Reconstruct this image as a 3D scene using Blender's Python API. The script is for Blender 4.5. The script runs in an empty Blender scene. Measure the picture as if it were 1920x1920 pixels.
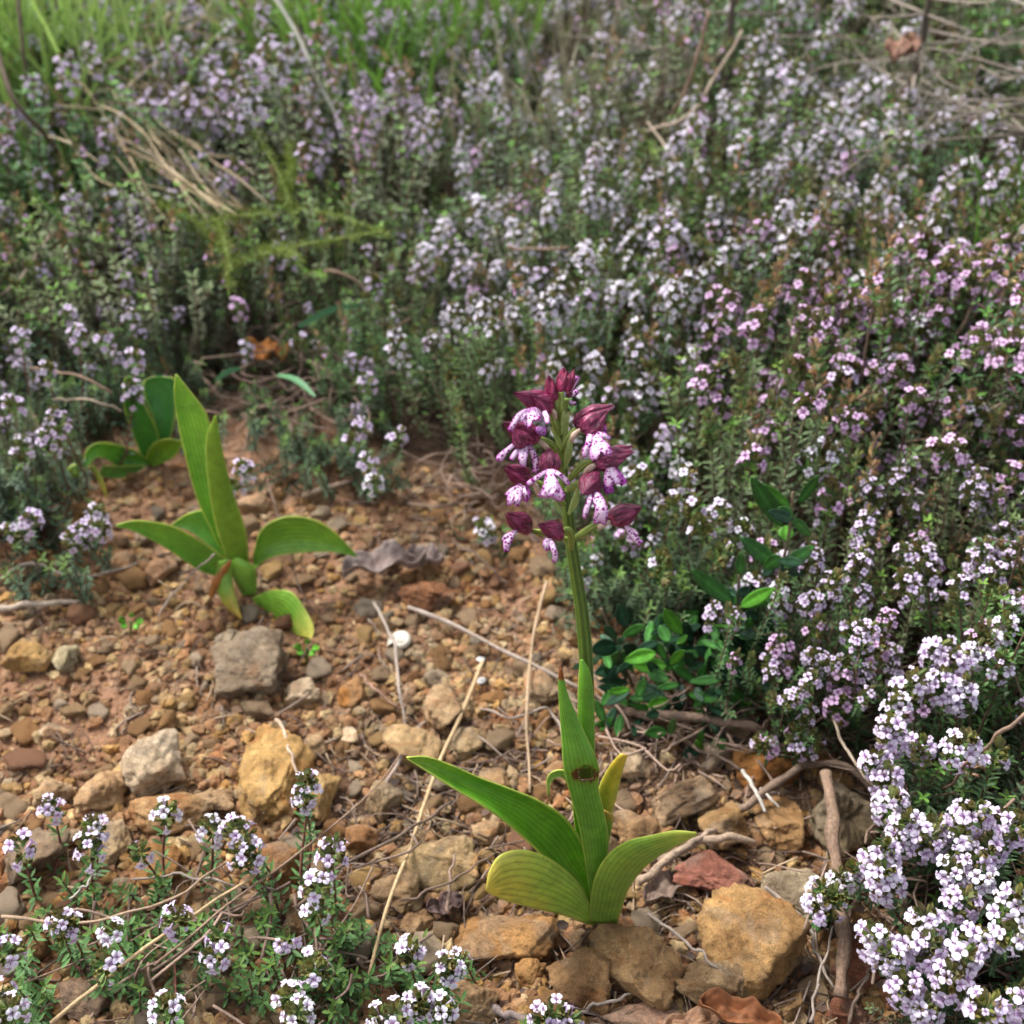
import bpy, bmesh, math, random
import numpy as np
from mathutils import Vector, noise
PI = math.pi
rnd = random.Random(7)
scene = bpy.context.scene
COL = scene.collection

# ------------------------------------------------------------------ camera maths
CAM = np.array([0.0, 0.0, 0.50]); PITCH = math.radians(38.0); FOV = math.radians(50.0)
TF = math.tan(FOV / 2)
FWD = np.array([0.0, math.cos(PITCH), -math.sin(PITCH)])
UPV = np.array([0.0, math.sin(PITCH), math.cos(PITCH)])
RGT = np.array([1.0, 0.0, 0.0])
def ray(px, py):
    return FWD + RGT * ((px - 960) / 960 * TF) + UPV * ((960 - py) / 960 * TF)
def on_y(px, py, Y):
    r = ray(px, py); return CAM + r * (Y / r[1])
def on_z(px, py, Z):
    r = ray(px, py); return CAM + r * ((Z - CAM[2]) / r[2])
def depth(p): return float(np.dot(np.array(p) - CAM, FWD))
def pxm(p): return depth(p) * TF / 960            # metres per photo pixel at p
def screen(p):
    v = np.array(p) - CAM; d = max(1e-3, float(np.dot(v, FWD)))
    return 960 + float(np.dot(v, RGT)) / d / TF * 960, 960 - float(np.dot(v, UPV)) / d / TF * 960

# ------------------------------------------------------------------ vector noise
def _h(ix, iy, s):
    n = (ix * 374761393 + iy * 668265263 + s * 974634777) & 0xFFFFFFFF
    n = ((n ^ (n >> 13)) * 1274126177) & 0xFFFFFFFF
    return ((n ^ (n >> 16)) & 0xFFFF) / 65535.0
def vnoise(x, y, s=0):
    x = np.asarray(x, float); y = np.asarray(y, float)
    ix = np.floor(x).astype(np.int64); iy = np.floor(y).astype(np.int64)
    fx = x - ix; fy = y - iy
    fx = fx * fx * (3 - 2 * fx); fy = fy * fy * (3 - 2 * fy)
    a = _h(ix, iy, s); b = _h(ix + 1, iy, s); c = _h(ix, iy + 1, s); d = _h(ix + 1, iy + 1, s)
    return (a + (b - a) * fx) * (1 - fy) + (c + (d - c) * fx) * fy - 0.5

# ------------------------------------------------------------------ terrain
EDGE_PX = [(0, 1040), (120, 960), (120, 880), (230, 800), (340, 760), (470, 735), (620, 780), (690, 870), (800, 925), (930, 960),
           (1050, 1020), (1080, 1250), (1160, 1350), (1400, 1400), (1600, 1440), (1650, 1600), (1660, 1800), (1720, 2100)]
POLY = [tuple(on_z(a, b, 0)[:2]) for a, b in EDGE_PX]
POLY = [(-3.0, -1.5), (-3.0, 0.50)] + POLY + [(0.16, -1.5)]
_P = np.array(POLY)
def path_dist(x, y):
    """distance outside the stony path polygon, negative inside"""
    x = np.atleast_1d(np.asarray(x, float)); y = np.atleast_1d(np.asarray(y, float))
    best = np.full(x.shape, 1e9); inside = np.zeros(x.shape, bool)
    n = len(_P)
    for i in range(n):
        ax, ay = _P[i]; bx, by = _P[(i + 1) % n]
        dx, dy = bx - ax, by - ay
        t = np.clip(((x - ax) * dx + (y - ay) * dy) / (dx * dx + dy * dy + 1e-12), 0, 1)
        best = np.minimum(best, np.hypot(x - ax - t * dx, y - ay - t * dy))
        if abs(dy) > 1e-9:
            c = ((ay > y) != (by > y)) & (x < (bx - ax) * (y - ay) / dy + ax)
            inside ^= c
    return np.where(inside, -best, best)
def H(x, y):
    d = np.clip(path_dist(x, y), -0.05, 2.2)
    rise = np.where(d > 0, 0.17 * d * d / (d + 0.10), 0)
    x = np.atleast_1d(np.asarray(x, float)); y = np.atleast_1d(np.asarray(y, float))
    far = np.clip((np.hypot(x, y) - 3.0) / 20, 0, 1)
    return (rise + 0.022 * vnoise(x * 4, y * 4, 1) + 0.010 * vnoise(x * 13, y * 13, 2)) * (1 - far)
_gn = 600; _gxs = np.linspace(-2.0, 2.0, _gn); _gys = np.linspace(-0.3, 3.7, _gn)
_GX, _GY = np.meshgrid(_gxs, _gys, indexing='ij')
def fine(x, y):
    near = np.clip(1.6 - np.hypot(x, y - 0.5), 0, 1)
    return near * (0.0055 * vnoise(x * 38, y * 38, 3) + 0.0045 * vnoise(x * 85, y * 85, 4))
_HG = (H(_GX.ravel(), _GY.ravel()) + fine(_GX.ravel(), _GY.ravel())).reshape(_gn, _gn).tolist()
def Hs(x, y):
    u = min(max((x + 2.0) / 4.0 * (_gn - 1), 0), _gn - 1.001); v = min(max((y + 0.3) / 4.0 * (_gn - 1), 0), _gn - 1.001)
    i = int(u); j = int(v); u -= i; v -= j; a = _HG[i]; b = _HG[i + 1]
    return (a[j] * (1 - v) + a[j + 1] * v) * (1 - u) + (b[j] * (1 - v) + b[j + 1] * v) * u
def at(px, py, h=0.0):
    r = ray(px, py); rx, ry, rz = float(r[0]), float(r[1]), float(r[2]); cz = 0.50 - h; t = 0.25
    while t < 6:
        if cz + rz * t <= Hs(rx * t, ry * t):
            lo, hi = t - 0.02, t
            for _ in range(8):
                m = (lo + hi) / 2
                if cz + rz * m <= Hs(rx * m, ry * m): hi = m
                else: lo = m
            return CAM + r * hi
        t += 0.02
    return CAM + r * 6

# ------------------------------------------------------------------ mesh helpers
def lin(r, g, b):
    f = lambda c: (c / 255 / 12.92) if c / 255 <= 0.04045 else ((c / 255 + 0.055) / 1.055) ** 2.4
    return (f(r), f(g), f(b))
def make_mesh(name, V, F, C=None, UV=None, mats=None, midx=None, smooth=True):
    V = np.asarray(V, np.float32).reshape(-1, 3); F = np.asarray(F, np.int32).reshape(-1, 3)
    me = bpy.data.meshes.new(name)
    me.vertices.add(len(V)); me.vertices.foreach_set('co', V.ravel())
    me.loops.add(len(F) * 3); me.loops.foreach_set('vertex_index', F.ravel())
    me.polygons.add(len(F)); me.polygons.foreach_set('loop_start', np.arange(0, len(F) * 3, 3, dtype=np.int32))
    me.polygons.foreach_set('use_smooth', np.full(len(F), smooth, dtype=bool))
    if midx is not None: me.polygons.foreach_set('material_index', np.asarray(midx, np.int32))
    for m in (mats or []): me.materials.append(m)
    me.update(calc_edges=True)
    if C is not None:
        C = np.asarray(C, np.float32)
        if C.shape[1] == 3: C = np.hstack([C, np.ones((len(C), 1), np.float32)])
        a = me.color_attributes.new('Col', 'FLOAT_COLOR', 'POINT'); a.data.foreach_set('color', C.ravel())
    if UV is not None:
        UV = np.asarray(UV, np.float32); u = me.uv_layers.new(name='UVMap')
        u.data.foreach_set('uv', UV[F.ravel()].ravel())
    me.validate()
    return me
class Acc:
    def __init__(s): s.V = []; s.F = []; s.C = []; s.U = []; s.n = 0
    def add(s, V, F, C, UV=None):
        V = np.asarray(V, float).reshape(-1, 3)
        C = np.asarray(C, float)
        if C.ndim == 1: C = np.tile(C[:3], (len(V), 1))
        s.V.append(V); s.F.append(np.asarray(F, int).reshape(-1, 3) + s.n); s.C.append(C)
        s.U.append(np.zeros((len(V), 2)) if UV is None else np.asarray(UV)); s.n += len(V)
    def stamp(s, TV, TF_, TC, M, O, tint=None):
        """copies of a template: M (k,3,3) columns are axes, O (k,3), tint (k,3) multiplies colour"""
        TV = np.asarray(TV); k = len(O); nv = len(TV)
        V = np.einsum('kij,vj->kvi', np.asarray(M), TV) + np.asarray(O)[:, None, :]
        F = np.asarray(TF_)[None] + (np.arange(k) * nv)[:, None, None]
        C = np.tile(np.asarray(TC)[None], (k, 1, 1))
        if tint is not None: C = C * np.asarray(tint)[:, None, :]
        s.add(V.reshape(-1, 3), F.reshape(-1, 3), C.reshape(-1, 3))
    def mesh(s, name, mat, smooth=True, origin=(0, 0, 0)):
        return make_mesh(name, np.vstack(s.V) - np.asarray(origin), np.vstack(s.F), np.vstack(s.C), np.vstack(s.U), [mat], None, smooth)
def grid_faces(nu, nv, close=False):
    F = []
    for i in range(nu - 1):
        for j in range(nv if close else nv - 1):
            a = i * nv + j; b = i * nv + (j + 1) % nv; c = b + nv; d = a + nv
            F += [(a, b, c), (a, c, d)]
    return np.array(F)
def link(name, me, parent=None, loc=(0, 0, 0)):
    o = bpy.data.objects.new(name, me); COL.objects.link(o)
    o.location = tuple(float(v) for v in loc)
    if parent is not None: o.parent = parent
    return o
def tag(o, label=None, cat=None, group=None, kind=None):
    if label: o['label'] = label
    if cat: o['category'] = cat
    if group: o['group'] = group
    if kind: o['kind'] = kind
    return o
def empty(name, loc, label, cat, group=None):
    o = bpy.data.objects.new(name, None); COL.objects.link(o); o.empty_display_size = 0.01
    o.location = tuple(float(v) for v in loc); return tag(o, label, cat, group)
def norm(v):
    v = np.asarray(v, float); return v / (np.linalg.norm(v, axis=-1, keepdims=True) + 1e-12)
def frames(dirs, upish):
    """orthonormal frames, columns (x, y, z=dir)"""
    z = norm(dirs); x = norm(np.cross(upish, z)); y = np.cross(z, x)
    return np.stack([x, y, z], axis=-1)
def resample(P, n):
    """Catmull-Rom through points then even arc-length samples"""
    P = np.asarray(P, float)
    if len(P) > 2:
        Q = np.vstack([2 * P[0] - P[1], P, 2 * P[-1] - P[-2]]); out = []
        for i in range(1, len(Q) - 2):
            for t in np.linspace(0, 1, 12, endpoint=False):
                a, b, c, d = Q[i - 1], Q[i], Q[i + 1], Q[i + 2]
                out.append(0.5 * (2 * b + (c - a) * t + (2 * a - 5 * b + 4 * c - d) * t * t + (3 * b - a - 3 * c + d) * t ** 3))
        out.append(P[-1]); P = np.array(out)
    L = np.concatenate([[0], np.cumsum(np.linalg.norm(np.diff(P, axis=0), axis=1))])
    s = np.linspace(0, L[-1], n)
    return np.stack([np.interp(s, L, P[:, k]) for k in range(P.shape[1])], axis=1)
def tube(P, R, nseg=6, squash=None, ridge=0.0, nridge=5):
    P = np.asarray(P, float); n = len(P); R = np.broadcast_to(np.asarray(R, float), (n,))
    T = norm(np.gradient(P, axis=0)); ref = np.array([0.13, -0.9, 0.4]) if abs(T[0][1]) < 0.8 else np.array([1, 0, 0.1])
    x = norm(np.cross(np.tile(ref, (n, 1)), T)); y = np.cross(T, x)
    a = np.linspace(0, 2 * PI, nseg, endpoint=False)
    rr = 1 + ridge * np.cos(a * nridge)
    V = P[:, None] + R[:, None, None] * rr[None, :, None] * (x[:, None] * np.cos(a)[None, :, None] + y[:, None] * np.sin(a)[None, :, None])
    V = V.reshape(-1, 3); F = list(grid_faces(n, nseg, True))
    V = np.vstack([V, P[0], P[-1]]); c0 = n * nseg; c1 = c0 + 1
    for j in range(nseg):
        F.append((c0, (j + 1) % nseg, j)); F.append((c1, (n - 1) * nseg + j, (n - 1) * nseg + (j + 1) % nseg))
    UV = np.vstack([np.stack([np.repeat(np.linspace(0, 1, n), nseg), np.tile(a / 2 / PI, n)], 1), [[0, 0], [1, 0]]])
    return V, np.array(F), UV

# ------------------------------------------------------------------ materials
def mat_new(name):
    m = bpy.data.materials.new(name); m.use_nodes = True; nt = m.node_tree; nt.nodes.clear()
    out = nt.nodes.new('ShaderNodeOutputMaterial'); return m, nt, out
def N(nt, t, **kw):
    n = nt.nodes.new(t)
    for k, v in kw.items():
        if k.startswith('_'): setattr(n, k[1:], v)
        else: n.inputs[k.replace('__', ' ')].default_value = v
    return n
def mix(nt, fac, a, b, mode='MIX'):
    n = nt.nodes.new('ShaderNodeMix'); n.data_type = 'RGBA'; n.blend_type = mode
    for i, v in ((0, fac), (6, a), (7, b)):
        if isinstance(v, (int, float)): n.inputs[i].default_value = v
        elif isinstance(v, tuple): n.inputs[i].default_value = (*v, 1) if len(v) == 3 else v
        else: nt.links.new(v, n.inputs[i])
    return n.outputs[2]
def ramp(nt, src, stops):
    n = nt.nodes.new('ShaderNodeValToRGB'); cr = n.color_ramp
    while len(cr.elements) < len(stops): cr.elements.new(0.5)
    for e, (p, c) in zip(cr.elements, stops): e.position = p; e.color = (*c, 1) if isinstance(c, tuple) else (c, c, c, 1)
    nt.links.new(src, n.inputs[0]); return n.outputs[0]
def noise_tex(nt, scale, detail=4, rough=0.6, vec=None, dist=0):
    n = N(nt, 'ShaderNodeTexNoise', Scale=scale, Detail=detail, Roughness=rough, Distortion=dist)
    if vec is not None: nt.links.new(vec, n.inputs['Vector'])
    return n.outputs['Fac']
def obj_coord(nt):
    tc = nt.nodes.new('ShaderNodeTexCoord'); oi = nt.nodes.new('ShaderNodeObjectInfo')
    va = nt.nodes.new('ShaderNodeVectorMath'); va.operation = 'ADD'
    ml = nt.nodes.new('ShaderNodeMath'); ml.operation = 'MULTIPLY'; ml.inputs[1].default_value = 9.0
    nt.links.new(oi.outputs['Random'], ml.inputs[0])
    nt.links.new(tc.outputs['Object'], va.inputs[0]); nt.links.new(ml.outputs[0], va.inputs[1])
    return va.outputs[0], oi.outputs['Color'], tc
def vegetal(name, rough=0.55, trans=0.22, var=0.35, scale=600, spec=0.35, stripes=None):
    m, nt, out = mat_new(name)
    at_ = N(nt, 'ShaderNodeAttribute', _attribute_name='Col'); vec, ocol, tc = obj_coord(nt)
    col = mix(nt, 1.0, at_.outputs['Color'], ocol, 'MULTIPLY')
    nf = noise_tex(nt, scale, 3, 0.6, vec)
    v = ramp(nt, nf, [(0.25, 1 - var), (0.75, 1.0 + var * 0.4)])
    col = mix(nt, 1.0, col, v, 'MULTIPLY')
    if stripes:
        sp = noise_tex(nt, 330, 4, 0.75, vec); col = mix(nt, ramp(nt, sp, [(0.63, 0.0), (0.69, 0.75)]), col, (0.16, 0.10, 0.04))
        bl = noise_tex(nt, 34, 4, 0.6, vec, 0.6); col = mix(nt, 1.0, col, ramp(nt, bl, [(0.3, (0.78, 0.84, 0.8)), (0.5, (1, 1, 1)), (0.7, (1.28, 1.14, 1.0))]), 'MULTIPLY')
    p = N(nt, 'ShaderNodeBsdfPrincipled', Roughness=rough); p.inputs['Specular IOR Level'].default_value = spec
    height = nf
    if stripes:
        sx = nt.nodes.new('ShaderNodeSeparateXYZ'); nt.links.new(tc.outputs['UV'], sx.inputs[0])
        mm = nt.nodes.new('ShaderNodeMath'); mm.operation = 'MULTIPLY'; mm.inputs[1].default_value = 2 * PI * stripes
        nt.links.new(sx.outputs['Y'], mm.inputs[0])
        ad = nt.nodes.new('ShaderNodeMath'); ad.operation = 'ADD'; nt.links.new(mm.outputs[0], ad.inputs[0])
        nz = noise_tex(nt, 60, 2, 0.5, vec); nm = nt.nodes.new('ShaderNodeMath'); nm.operation = 'MULTIPLY'; nm.inputs[1].default_value = 7.0
        nt.links.new(nz, nm.inputs[0]); nt.links.new(nm.outputs[0], ad.inputs[1])
        sn = nt.nodes.new('ShaderNodeMath'); sn.operation = 'SINE'; nt.links.new(ad.outputs[0], sn.inputs[0])
        rm = nt.nodes.new('ShaderNodeMapRange'); rm.inputs['From Min'].default_value = -1; nt.links.new(sn.outputs[0], rm.inputs[0])
        st = ramp(nt, rm.outputs[0], [(0.0, 1.05), (0.72, 1.0), (0.97, 0.78)])
        col = mix(nt, 1.0, col, st, 'MULTIPLY'); height = st
    nt.links.new(col, p.inputs['Base Color'])
    b = N(nt, 'ShaderNodeBump', Strength=0.35, Distance=0.0004); nt.links.new(height, b.inputs['Height']); nt.links.new(b.outputs[0], p.inputs['Normal'])
    tr = N(nt, 'ShaderNodeBsdfTranslucent'); nt.links.new(col, tr.inputs[0])
    ms = N(nt, 'ShaderNodeMixShader', Fac=trans); nt.links.new(p.outputs[0], ms.inputs[1]); nt.links.new(tr.outputs[0], ms.inputs[2])
    nt.links.new(ms.outputs[0], out.inputs[0]); return m
def stone_mat(name, use_attr=False):
    m, nt, out = mat_new(name); vec, ocol, tc = obj_coord(nt)
    base = ocol
    if use_attr: base = N(nt, 'ShaderNodeAttribute', _attribute_name='Col').outputs['Color']
    n1 = noise_tex(nt, 55, 5, 0.62, vec, 0.4); n2 = noise_tex(nt, 260, 6, 0.7, vec); n3 = noise_tex(nt, 26, 3, 0.6, vec, 1.2)
    n4 = noise_tex(nt, 1500, 4, 0.75, vec)
    c = mix(nt, 1.0, base, ramp(nt, n1, [(0.30, (0.40, 0.34, 0.30)), (0.46, (0.85, 0.80, 0.74)), (0.56, (1.05, 1.03, 1.0)), (0.70, (1.50, 1.48, 1.45))]), 'MULTIPLY')
    c = mix(nt, ramp(nt, n3, [(0.54, 0.0), (0.62, 0.6)]), c, mix(nt, 0.5, c, (0.42, 0.36, 0.28)))
    c = mix(nt, ramp(nt, n3, [(0.30, 0.6), (0.42, 0.0)]), c, mix(nt, 1.0, c, (0.9, 0.52, 0.28), 'MULTIPLY'))
    c = mix(nt, 1.0, c, ramp(nt, n2, [(0.32, 0.45), (0.42, 0.85), (0.55, 1.0), (0.72, 1.35)]), 'MULTIPLY')
    c = mix(nt, 1.0, c, ramp(nt, n4, [(0.34, 0.60), (0.66, 1.28)]), 'MULTIPLY')
    p = N(nt, 'ShaderNodeBsdfPrincipled', Roughness=0.85); p.inputs['Specular IOR Level'].default_value = 0.3
    nt.links.new(c, p.inputs['Base Color'])
    ad = nt.nodes.new('ShaderNodeMath'); ad.operation = 'ADD'; nt.links.new(n2, ad.inputs[0]); nt.links.new(n4, ad.inputs[1])
    b = N(nt, 'ShaderNodeBump', Strength=1.0, Distance=0.0022); nt.links.new(ad.outputs[0], b.inputs['Height']); nt.links.new(b.outputs[0], p.inputs['Normal'])
    nt.links.new(p.outputs[0], out.inputs[0]); return m
def bark_mat(name, rough=0.85):
    m, nt, out = mat_new(name); vec, ocol, tc = obj_coord(nt)
    a = N(nt, 'ShaderNodeAttribute', _attribute_name='Col').outputs['Color']
    mp = N(nt, 'ShaderNodeMapping'); mp.inputs['Scale'].default_value = (14, 6, 1); nt.links.new(tc.outputs['UV'], mp.inputs[0])
    n1 = noise_tex(nt, 3.0, 5, 0.7, mp.outputs[0], 0.5); n2 = noise_tex(nt, 500, 4, 0.7, vec)
    c = mix(nt, 1.0, a, ramp(nt, n1, [(0.3, (0.5, 0.45, 0.42)), (0.5, (1, 1, 1)), (0.75, (1.5, 1.45, 1.4))]), 'MULTIPLY')
    c = mix(nt, 1.0, c, ramp(nt, n2, [(0.3, 0.65), (0.7, 1.2)]), 'MULTIPLY')
    p = N(nt, 'ShaderNodeBsdfPrincipled', Roughness=rough); p.inputs['Specular IOR Level'].default_value = 0.25
    nt.links.new(c, p.inputs['Base Color'])
    b = N(nt, 'ShaderNodeBump', Strength=0.7, Distance=0.0006); nt.links.new(n2, b.inputs['Height']); nt.links.new(b.outputs[0], p.inputs['Normal'])
    nt.links.new(p.outputs[0], out.inputs[0]); return m
M_VEG = vegetal('thyme_green', 0.6, 0.15, 0.3, 700)
M_PETAL = vegetal('thyme_petals', 0.6, 0.22, 0.12, 900, 0.15)
M_LEAF = vegetal('orchid_leaf', 0.36, 0.20, 0.26, 160, 0.45, stripes=8)
M_GLOSS = vegetal('evergreen_leaf', 0.46, 0.06, 0.45, 250, 0.3)
M_GRASS = vegetal('grass_blade', 0.5, 0.25, 0.3, 300)
M_BARK = bark_mat('dry_bark')
M_STONE = stone_mat('limestone'); M_GRAVEL = stone_mat('gravel_stone', True)
# ------------------------------------------------------------------ ground
def soil_mat():
    m, nt, out = mat_new('red_soil'); vec, ocol, tc = obj_coord(nt)
    v = tc.outputs['Object']
    n1 = noise_tex(nt, 9, 5, 0.6, v, 0.3); n2 = noise_tex(nt, 90, 6, 0.7, v); n3 = noise_tex(nt, 420, 5, 0.75, v)
    c = ramp(nt, n1, [(0.3, (0.24, 0.125, 0.07)), (0.5, (0.37, 0.205, 0.12)), (0.72, (0.50, 0.31, 0.19))])
    a = N(nt, 'ShaderNodeAttribute', _attribute_name='Col').outputs['Color']
    c = mix(nt, a, c, (0.075, 0.05, 0.034))                         # leaf-mould under the bushes; dark litter and painted shadow in front
    c = mix(nt, 1.0, c, ramp(nt, n2, [(0.3, 0.55), (0.5, 0.95), (0.72, 1.35)]), 'MULTIPLY')
    c = mix(nt, 1.0, c, ramp(nt, n3, [(0.3, 0.6), (0.7, 1.3)]), 'MULTIPLY')
    p = N(nt, 'ShaderNodeBsdfPrincipled', Roughness=0.95); p.inputs['Specular IOR Level'].default_value = 0.15
    nt.links.new(c, p.inputs['Base Color'])
    ad = nt.nodes.new('ShaderNodeMath'); ad.operation = 'ADD'; nt.links.new(n2, ad.inputs[0]); nt.links.new(n3, ad.inputs[1])
    b = N(nt, 'ShaderNodeBump', Strength=1.0, Distance=0.003); nt.links.new(ad.outputs[0], b.inputs['Height']); nt.links.new(b.outputs[0], p.inputs['Normal'])
    nt.links.new(p.outputs[0], out.inputs[0]); return m
def axis(lo, hi, step, far, grow=1.12):
    c = list(np.arange(lo, hi, step)); s = step; v = c[-1]
    while v < far: s *= grow; v += s; c.append(v)
    s = step; v = c[0]; pre = []
    while v > -far: s *= grow; v -= s; pre.append(v)
    return np.array(pre[::-1] + c)
gx = axis(-0.62, 0.45, 0.0034, 60); gy = axis(0.12, 1.05, 0.0034, 60)
X, Y = np.meshgrid(gx, gy, indexing='ij'); xf, yf = X.ravel(), Y.ravel()
near = np.clip(1.6 - np.hypot(xf, yf - 0.5), 0, 1)
z = H(xf, yf) + fine(xf, yf) + near * 0.0030 * np.abs(vnoise(xf * 170, yf * 170, 5))
pd = path_dist(xf, yf)
g = np.clip((pd + 0.03 + 0.05 * vnoise(xf * 14, yf * 14, 9)) / 0.09, 0, 1)
front = np.clip((0.40 - np.hypot((xf - 0.06) * 1.1, (yf - 0.16))) / 0.14, 0, 1) * 0.80      # dark litter and painted shadow between the front stones
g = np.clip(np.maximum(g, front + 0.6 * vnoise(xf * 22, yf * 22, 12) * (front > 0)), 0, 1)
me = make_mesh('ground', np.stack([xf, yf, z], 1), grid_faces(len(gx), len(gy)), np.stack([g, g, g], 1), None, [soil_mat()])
tag(link('ground', me), kind='structure')

# ------------------------------------------------------------------ stones
_ico = {}
def ico(sub):
    if sub not in _ico:
        bm = bmesh.new(); bmesh.ops.create_icosphere(bm, subdivisions=sub, radius=1.0)
        V = np.array([v.co[:] for v in bm.verts]); bm.verts.index_update()
        F = np.array([[v.index for v in f.verts] for f in bm.faces]); bm.free(); _ico[sub] = (norm(V), F)
    return _ico[sub]
def n3(P, s):
    """cheap 3-D noise from three 2-D slices"""
    return (vnoise(P[:, 0] + s, P[:, 1] - s, s) + vnoise(P[:, 1] + 3.1, P[:, 2] + s, s + 7) + vnoise(P[:, 2], P[:, 0] + 5.7, s + 13)) * 0.9
def stone_verts(seed, sub, planes=13, p=12, rough=1.0):
    r = np.random.RandomState(seed); D, F = ico(sub)
    Nn = norm(r.normal(size=(planes, 3))); dd = r.uniform(0.52, 1.0, planes)
    q = np.clip(D @ Nn.T, 0, None) / dd
    rad = np.minimum(1.35, (np.sum(q ** p, axis=1) + 1e-4) ** (-1 / p))
    rad *= 1 + rough * (0.20 * n3(D * 1.7, seed % 90) + 0.11 * n3(D * 4.5, seed % 83 + 5) - 0.09 * np.abs(n3(D * 7, seed % 53 + 3)) - (0.05 * np.abs(n3(D * 15, seed % 43 + 3)) if sub > 3 else 0) + 0.045 * n3(D * 11, seed % 71 + 2) + (0.028 * n3(D * 24, seed % 61 + 1) if sub > 3 else 0))
    V = D * rad[:, None]
    return V / np.abs(V).max(0), F
STONES = []
OCH = (0.40, 0.22, 0.085); TAN = (0.46, 0.32, 0.19); PALE = (0.56, 0.44, 0.31); YEL = (0.55, 0.35, 0.14); BRN = (0.42, 0.27, 0.135)
GRY = (0.34, 0.28, 0.21); RED = (0.36, 0.15, 0.11); PINK = (0.45, 0.29, 0.21); ORG = (0.47, 0.22, 0.06)
def hero(px, py, w, h, ang, col, label, flat=0.80, planes=12, p=16, lift=0.68):
    k = len(STONES)
    g0 = at(px, py, 0.0); s = pxm(g0)
    W = w * s / 2; Hh = h * s / 2
    a = math.atan2(CAM[2] - g0[2], g0[1])
    B = Hh / math.sqrt(math.sin(a) ** 2 + (flat * math.cos(a)) ** 2); Cc = flat * B
    if h > w: Cc = min(Cc, 0.7 * W)
    else: Cc = min(Cc, W * 0.8)
    V, F = stone_verts(100 + k * 7, 5 if w > 60 else 4, 9 + k % 5, 40)
    V = V * np.array([W, B, Cc]) * 1.07
    t = math.radians(ang); R = np.array([[math.cos(t), -math.sin(t), 0], [math.sin(t), math.cos(t), 0], [0, 0, 1]])
    V = V @ R.T
    g1 = at(px, py, Cc * lift); loc = (g1[0], g1[1], g1[2])
    me = make_mesh('stone', V, F, None, None, [M_STONE]); o = link('stone', me, None, loc)
    o.color = (col[0] * 1.27, col[1] * 1.23, col[2] * 1.15, 1); tag(o, label, 'stone', 'stones on the path')
    STONES.append((loc[0], loc[1], (W + B) / 2)); return o
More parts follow.
